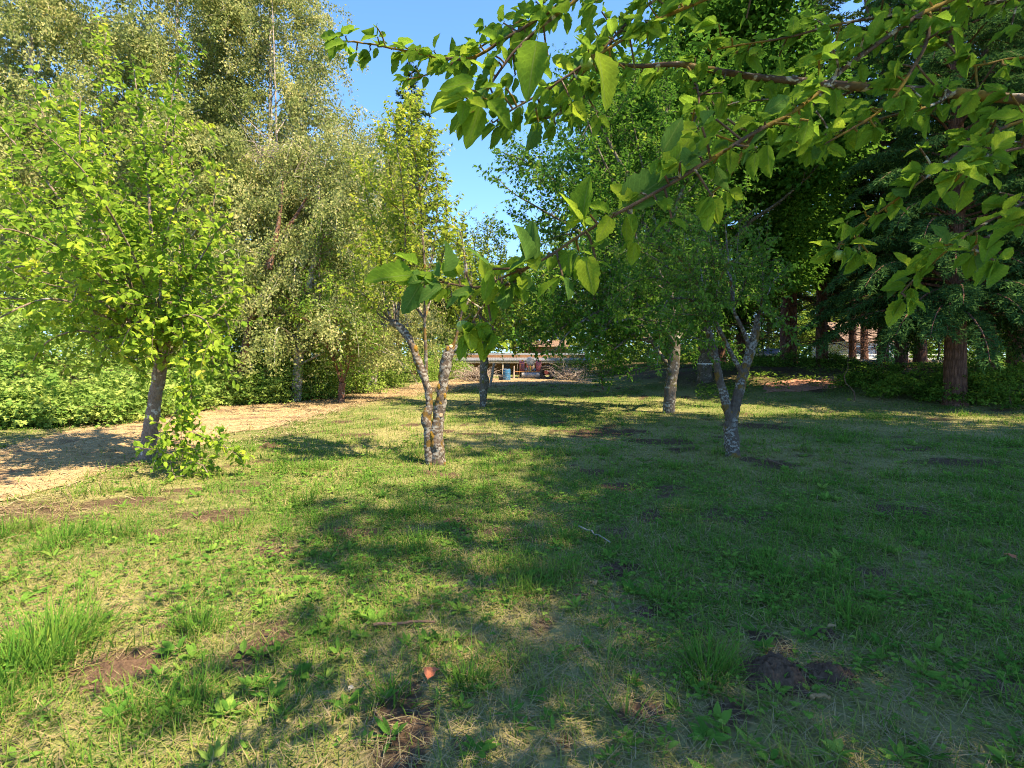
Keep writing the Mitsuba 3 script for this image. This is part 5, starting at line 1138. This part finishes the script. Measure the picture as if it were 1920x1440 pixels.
cen = rows.mean(1, keepdims=True); rows = rows + (rows - cen) * ((nz(rows[..., 0], rows[..., 1], .9, 53) - .55) * 2.2 * np.abs(np.linspace(-1, 1, 9))[None] ** 2)[..., None]
v = np.dstack([rows, (terrain(rows[..., 0], rows[..., 1]) + .012)[..., None]]).reshape(-1, 3)
i, j = np.meshgrid(np.arange(23), np.arange(8), indexing='ij'); q = i * 9 + j
plain('needle_litter', (.26, .13, .085), .95, .7, 14)
put('earth_path', (v, np.stack([q, q + 1, q + 10, q + 9], -1).reshape(-1, 4)), 'needle_litter', smooth=True); labels['earth_path'] = {'label': 'reddish brown earth path leading in between the fir trunks', 'kind': 'structure'}
k = thing('sapling', 'bare twisted sapling with one leaf in the sunny strip of grass on the right', 'sapling')
d = 18.2; solo(part(k, 'stem'), tube(spline(np.array([[*at(1603, 760, d)[:2], zg(at(1603, 0, d)[0], d) - .05], at(1602, 738, d), at(1596, 728, d), at(1586, 718, d), at(1583, 706, d), at(1590, 690, d), at(1588, 672, d)]), n=40), np.linspace(.028, .008, 40), 8, .2, 12, 4), 'bark_twig', True)
lv = Leaves(); q = at(1597, 748, d); lv.add(np.array([q, q + [.02, 0, -.1], at(1588, 680, d), at(1590, 674, d)]), np.array([[-1, -.2, -.1], [-1, 0, .2], [1, 0, 0], [-1, 0, .3]]), np.array([[0, -.5, 1.0]] * 4), .2, .12, .7); put_leaves(part(k, 'leaf'), lv.arrays(), 6, 'leaf_apple')
k = thing('young_tree', 'slim young tree with reddish twigs between the brush pile and the cherry trunk', 'tree')
t = Tree(305); r = t.r; d = 27
t.limb([[*at(1131, 728, d)[:2], zg(at(1131, 0, d)[0], d) - .05], at(1128, 705, d), at(1124, 680, d), at(1118, 655, d), at(1112, 630, d)], .055, .012, 8, .1, .1)
for q in range(34):
    s = bendline(at(1118 + 26 * r.normal(), 676 + 8 * r.random(), d + .6 * r.normal()), [r.normal() * .5, r.normal() * .3, 1.0 if q % 2 else -.9], .5 + .6 * r.random(), r, 6, .0, .1); t.w.add(*tube(s, np.linspace(.012, .004, 6), 4, cap=False)); leaves_on(t.l, s, r, .05, .09, .045)
for q in range(26): clump(t.l, at(1122 + 30 * r.normal(), 640 + 22 * r.normal(), d + .5 * r.normal()), .4, 60, .10, .055, r)
finish(t, k, 'trunk', 'bark_peach', 'leaf_maple', 4)
H = thing('house', 'pale house with a brown roof half hidden far behind the fir trunks on the right', 'house')
hd = 58.0; hx0, hx1 = at(1590, 0, hd)[0], at(1705, 0, hd)[0]; hz = zg(hx0, hd); zt = at(0, 640, hd)[2]; zr = at(0, 600, hd)[2]
m = Mesh(); box(m, hx0, hx1, hd, hd + 7, hz - .3, zt); solo(part(H, 'wall'), m, 'house_white')
m = Mesh(); m.add([[hx0 - .5, hd - .6, zt - .1], [hx1 + .5, hd - .6, zt - .1], [hx1 + .5, hd + 3.5, zr], [hx0 - .5, hd + 3.5, zr], [hx1 + .5, hd + 7.6, zt - .1], [hx0 - .5, hd + 7.6, zt - .1]], [[0, 1, 2, 3], [3, 2, 4, 5]]); solo(part(H, 'roof'), m, 'house_roof')
for f_ in (.2, .5, .8):
    xx = hx0 + (hx1 - hx0) * f_; w_ = part(H, 'window'); m = Mesh(); box(m, xx - .55, xx + .55, hd - .05, hd - .01, zt - 1.7, zt - .6); solo(part(w_, 'frame'), m, 'white_paint'); m = Mesh(); box(m, xx - .48, xx + .48, hd - .065, hd - .052, zt - 1.63, zt - .67); solo(part(w_, 'pane'), m, 'glass_dark')
k = thing('rail_fence', 'white rail fence showing between the trunks before the pale house', 'fence')
d = 52; xa, xb = at(1560, 0, d)[0], at(1860, 0, d)[0]; z = zg(xa, d)
for q in range(8):
    xx = xa + (xb - xa) * q / 7; m = Mesh(); box(m, xx - .06, xx + .06, d - .06, d + .06, z - .2, z + 1.15); solo(part(k, 'post'), m, 'white_paint')
for zz in (.5, .95):
    m = Mesh(); box(m, xa, xb, d - .085, d - .062, z + zz - .06, z + zz + .06); solo(part(k, 'rail'), m, 'white_paint')

# a dark car parked beyond the firs
C = thing('parked_car', 'dark car parked beyond the big fir trunk, half hidden by leaves', 'car')
d = 46.0; cx = at(1440, 0, d)[0]; cz = zg(cx, d)
prof = np.array([[-2.1, .35], [-2.15, .75], [-2.0, .9], [-1.3, .98], [-.75, 1.42], [.6, 1.45], [1.35, 1.0], [2.0, .92], [2.12, .6], [2.1, .35]])
from shapely.geometry import Polygon as PG
m = trimesh.creation.extrude_polygon(PG(prof), 1.7, engine='earcut'); M1 = np.array([[.3, 0, -.95, 0], [.95, 0, .3, 0], [0, 1, 0, 0], [0, 0, 0, 1.0]]); M1[:3, 3] = [cx + .8, d, cz]
m.apply_transform(M1); plain('car_paint', (.025, .028, .035), .25, .1); solo(part(C, 'body'), (m.vertices, m.faces), 'car_paint')
for sx in (-1.3, 1.3):
    for sy in (0.05, 1.65):
        w_ = trimesh.creation.cylinder(.33, .2, sections=24); M2 = M1.copy(); M2[:3, 3] = M1[:3, :3] @ np.array([sx, .33, sy]) + M1[:3, 3]; w_.apply_transform(M2); solo(part(C, 'wheel'), (w_.vertices, w_.faces), 'rubber')
gl = trimesh.creation.extrude_polygon(PG([[-1.15, 1.0], [-.72, 1.36], [.56, 1.38], [1.15, 1.0]]), 1.72, engine='earcut'); gl.apply_translation([0, 0, -.01]); gl.apply_transform(M1); solo(part(C, 'side_window'), (gl.vertices, gl.faces), 'glass_dark')

# far wood that closes the view
r = rng(310); lv = Leaves()
for k in range(1500):
    a = (r.random() - .5) * 2.5; d = 82 + 16 * r.random(); x, y = math.sin(a) * d * 1.15, math.cos(a) * d
    top = 11.5 + 7 * meshkit.noise(np.array([[x * .09, y * .09, .3]]), 8)[0]
    if abs(x) < 14: top *= .82
    z = top * r.random() ** 1.3
    clump(lv, np.array([x, y, float(terrain(x, y)) + z]), 2.6, 46, .75, .6, r, .8)
put_leaves('far_woodland', lv.arrays(), 2, 'leaf_far'); labels['far_woodland'] = {'label': 'far wood closing the view behind the shed and the firs', 'kind': 'stuff', 'category': 'woodland'}

# ------------------------------------------------------------------ small things on the lawn
def mound_col(p, n, uv): return mix((.055, .036, .025), (.14, .094, .065), fbm(p.x * 70, p.y * 70, p.z * 70))
scene['mound_soil'] = {'type': 'twosided', 'bsdf': {'type': 'bumpmap', 'arbitrary': proc(lambda p, n, uv: fbm(p.x * 120, p.y * 120, p.z * 120), 3e-3), 'scale': .012, 'bsdf': {'type': 'diffuse', 'reflectance': proc(mound_col)}}}
def molehill(px, py, rx, h, label, seed):
    c = gp(px, py); n = 64; g = np.linspace(-1, 1, n); X, Y = np.meshgrid(g, g, indexing='ij'); R = np.hypot(X, Y * 1.15)
    x, y = c[0] + X * rx, c[1] + Y * rx
    f = np.clip(1 - R + .5 * (nz(x, y, 12, seed) - .5), 0, 1)
    cl = np.abs(nz(x, y, 26, seed, 2) - .5) * 2
    z = terrain(x, y) - .03 + h * f ** .8 * (1 + .9 * (nz(x, y, 30, seed, 3) - .5)) + (.045 * cl + .035 * (nz(x, y, 80, seed + 1, 2) - .5)) * sstep(0, .2, f)
    i, j = np.meshgrid(np.arange(n - 1), np.arange(n - 1), indexing='ij'); q = i * n + j
    solo(thing('molehill', label, 'molehill'), (np.stack([x, y, z], -1).reshape(-1, 3), np.stack([q, q + n, q + n + 1, q + 1], -1).reshape(-1, 4)), 'mound_soil', True)
for k, a in enumerate([(1455, 1272, .20, .125, 'largest brown molehill in the right foreground, left one of the pair'), (1550, 1272, .16, .085, 'brown molehill in the right foreground, right one of the pair'), (1155, 1072, .16, .06, 'low brown molehill in the shade right of the middle'), (1300, 1185, .09, .05, 'small earth mound between the pair of molehills and the middle of the lawn'), (1212, 1150, .10, .05, 'small earth mound beside a dark green grass tuft'),
                       (225, 1255, .24, .07, 'flat sandy earth mound beside the tall grass tuft at lower left'), (300, 1000, .14, .06, 'sunlit earth mound before the straw path on the left'), (1640, 1082, .10, .04, 'dark hollow mound in the grass right of the middle'), (505, 838, .22, .10, 'dark earth mound on the sunny grass near the straw path'), (1540, 1195, .12, .05, 'dark earth mound with yellow leaves behind the pair of molehills')]):
    molehill(*a, 400 + k)
def tuft(px, py, rad, h, n, label, seed, green=.12):
    green += .16; rad *= .9
    r = rng(seed); c = gp(px, py); q = r.normal(size=(n, 2)) * rad * .45
    x, y = c[0] + q[:, 0], c[1] + q[:, 1]; az = np.arctan2(q[:, 1], q[:, 0]) + .6 * r.normal(size=n)
    m = Mesh(); m.add(*blades(np.stack([x, y, terrain(x, y) - .01], 1), az, h * (.45 + .75 * r.random(n)), .006 + .004 * r.random(n), .1 + .6 * r.random(n), np.clip(green + .13 * r.normal(size=n), .01, .8), 5, 1.5))
    k = thing('grass_tuft', label, 'grass tuft'); scene[k] = mikit.ply(m.get(), 'blade', uv=m.uv())
for k, a in enumerate([(95, 1215, .30, .30, 420, 'tall bright grass tuft at the lower left of the lawn'), (20, 1275, .22, .26, 200, 'tall grass tuft cut by the left edge at the bottom'), (880, 1285, .11, .14, 160, 'dense dark green grass tuft near the bottom middle'), (1245, 1135, .12, .15, 120, 'upright grass tuft right beside a small earth mound'), (1000, 1110, .09, .14, 80, 'broad green tuft in the middle of the shaded lawn'), (375, 1175, .18, .13, 240, 'dark green grass tuft in the sunny part left of the middle'),
                       (1325, 1270, .16, .22, 190, 'tall grass tuft left of the pair of molehills'), (1560, 1090, .22, .15, 170, 'blue green grass tuft in the shade beyond the molehills'), (1590, 1165, .16, .18, 140, 'long bladed grass tuft just beyond the molehills'), (1170, 1350, .05, .30, 14, 'few long grass blades at the bottom right of the middle'), (1130, 1255, .07, .26, 16, 'few long pale grass blades right of the dense dark tuft'), (740, 1310, .12, .15, 60, 'loose bent grass tuft left of the dense dark one'),
                       (1580, 830, .22, .20, 160, 'grass tuft standing in the shade right of the fruit tree'), (1260, 880, .22, .16, 160, 'grass tuft left of the shaded fruit tree trunk'), (1150, 895, .20, .15, 120, 'grass tuft beside a bare patch in the middle shade'), (1020, 890, .2, .15, 110, 'grass tuft in the shade right of the middle apple tree'), (1490, 775, .5, .20, 200, 'sunlit grass tuft in the bright strip on the right'), (1650, 785, .6, .22, 220, 'sunlit long grass in the bright strip beside the sapling'), (1880, 835, .4, .22, 130, 'grass tuft in the sun patch near the right edge'), (440, 990, .2, .14, 160, 'sunny grass tuft on the left, past the low shoots')]):
    tuft(*a, 430 + k, .10 if k not in (10,) else .4)
def weed(px, py, L, n, label, seed, upright=.18):
    n += int(seed % 4); L *= .72
    r = rng(seed); c = gp(px, py); z = float(terrain(*c)); lv = Leaves(); a = np.arange(n) * 2.4 + r.random()
    ax = np.stack([np.cos(a), np.sin(a), upright + .9 * r.random(n) ** 2], 1)
    lv.add(np.tile([c[0], c[1], z + .01], (n, 1)) + ax * .01, ax, UP + r.normal(size=(n, 3)) * .25, L * (.7 + .5 * r.random(n)), L * (.22 + .16 * r.random()), r.random(n) * .5)
    k = thing('weed', label, 'weed'); put_leaves(k, lv.arrays(), 6, 'leaf_clover')
for k, a in enumerate([(985, 1085, .13, 9, 'broad leaved weed rosette in the middle of the shaded lawn'), (960, 1345, .10, 8, 'low broad leaved weed at the bottom, right of the dense dark tuft'), (725, 1310, .09, 7, 'pale broad leaved weed left of the orange dead leaf'), (1620, 1260, .10, 8, 'pale green weed just right of the pair of molehills'), (1810, 1150, .10, 8, 'broad leaved weed at the right in the shade'), (1420, 1190, .12, 6, 'upright broad leaf weed behind the largest molehill'),
                       (300, 1265, .10, 7, 'weed on the sandy mound at lower left'), (215, 1345, .12, 7, 'broad pale weed at the bottom left'), (430, 1340, .10, 7, 'yellow green weed in the sun spot at the bottom'), (880, 965, .12, 8, 'broad weed at the edge of the shade, middle'), (620, 1045, .12, 8, 'broad leaved weed among the clover'), (1890, 1260, .10, 8, 'weed at the right edge on bare soil'), (470, 1290, .11, 7, 'dark weed in the shade at the lower left'), (1040, 1235, .10, 5, 'single upright broad leaf weed right of the dense dark tuft'), (1110, 1215, .09, 6, 'small weed beside the few long pale blades')]):
    weed(*a, 460 + k)
r = rng(488); wl = Leaves()
for y0, y1, dens in [(1.6, 4.5, 26), (4.5, 10, 7)]:
    x, y = field(y0, y1, dens, r); k_ = ~contains_xy(PATHPOLY, x, y) & (r.random(len(x)) > .7 * bare(x, y)); x, y = x[k_], y[k_]
    for cx, cy in zip(x, y):
        n = int(r.integers(4, 10)); a = np.arange(n) * 2.4 + r.random() * 6; L = .03 + .07 * r.random(); ax = np.stack([np.cos(a), np.sin(a), .1 + .9 * r.random(n) ** 1.5], 1)
        wl.add(np.tile([cx, cy, float(terrain(cx, cy)) + .012], (n, 1)) + ax * .008, ax, UP + r.normal(size=(n, 3)) * .3, L * (.6 + .6 * r.random(n)), L * (.22 + .3 * r.random()), np.clip(r.random() + .15 * r.normal(size=n), 0, 1))
put_leaves('lawn_weeds', wl.arrays(), 6, 'leaf_clover'); labels['lawn_weeds'] = {'label': 'small broad leaved weeds scattered through the lawn', 'kind': 'stuff', 'category': 'weeds'}
# dead leaf, dry cone, sticks
r = rng(490)
def litter(px, py, L, W, az, mat, label, name, cat, tilt=.3):
    c = gp(px, py); z = float(terrain(*c)) + .045
    v, f, uv = NEAR[int(r.integers(9))]; A = np.array([math.cos(az), math.sin(az), tilt]); A = unit(A); N = unit(UP - A * A[2]); B = np.cross(A, N)
    M = np.stack([B * W, A * L, N * W * 1.3], 1); solo(thing(name, label, cat), (v @ M.T + [c[0], c[1], z], f), mat, True)
plain('dead_leaf_mat', (.38, .12, .05), .7, .4, 40); plain('dry_leaf', (.26, .17, .07), .7, .4, 40); plain('grey_leaf', (.24, .23, .19), .8, .4, 40)
litter(802, 1288, .075, .07, .9, 'dead_leaf_mat', 'orange brown dead leaf standing in the grass at the bottom middle', 'dead_leaf', 'dead leaf', .5)
litter(1905, 1062, .08, .07, 2.0, 'dead_leaf_mat', 'rusty dead leaf at the right edge of the lawn', 'dead_leaf', 'dead leaf', .2)
litter(1118, 1108, .05, .05, 2.5, 'dry_leaf', 'pale yellow dead leaf in the shade of the middle', 'dead_leaf', 'dead leaf', .2)
litter(1553, 1195, .06, .03, .3, 'dry_leaf', 'yellow fallen leaf behind the pair of molehills', 'dead_leaf', 'dead leaf', .1)
litter(653, 1308, .03, .03, .3, 'grey_leaf', 'small whitish leaf at the bottom left of the middle', 'dead_leaf', 'dead leaf', .3)
def stick(p0, p1, rad, label, mat='bark_twig'):
    a, b = gp(*p0), gp(*p1); q = np.linspace(0, 1, 9)[:, None]; l = a * (1 - q) + b * q + r.normal(size=(9, 2)) * .008
    solo(thing('stick', label, 'stick'), tube(np.c_[l, terrain(l[:, 0], l[:, 1]) + .035 + .012 * r.random(9)], np.linspace(rad, rad * .6, 9), 7, .25, 60, 2), mat, True)
stick((1085, 992), (1145, 1022), .009, 'thin curved stick on the shaded grass right of the middle', 'bark_dead'); stick((700, 1182), (815, 1178), .010, 'dark stick lying in the grass left of the middle'); stick((940, 1018), (985, 1014), .008, 'short dark stick in the middle of the lawn'); stick((1515, 1320), (1556, 1324), .012, 'short tan stick below the pair of molehills', 'dry_leaf'); stick((1075, 1128), (1105, 1125), .007, 'little stick near the pale yellow dead leaf'); stick((1440, 868), (1485, 884), .016, 'dark stick right of the shaded fruit tree trunk')
# thin straw-dry litter of the near lawn
r = rng(495); m = Mesh(); x, y = field(1.6, 5.5, 520, r); k = r.random(len(x)) < .25 + .75 * dryness(x, y); x, y = x[k], y[k]; n = len(x)
m.add(*blades(np.stack([x, y, terrain(x, y) + .012 + .02 * r.random(n)], 1), r.random(n) * 6.283, .07 + .10 * r.random(n), np.full(n, .0026), 1.25 + .35 * r.random(n), .2 + .6 * r.random(n), 2, .1))
scene['dry_stalks'] = mikit.ply(m.get(), 'straw_blade', uv=m.uv()); labels['dry_stalks'] = {'label': 'dry pale grass stalks lying flat in the lawn', 'kind': 'stuff', 'category': 'dry grass'}
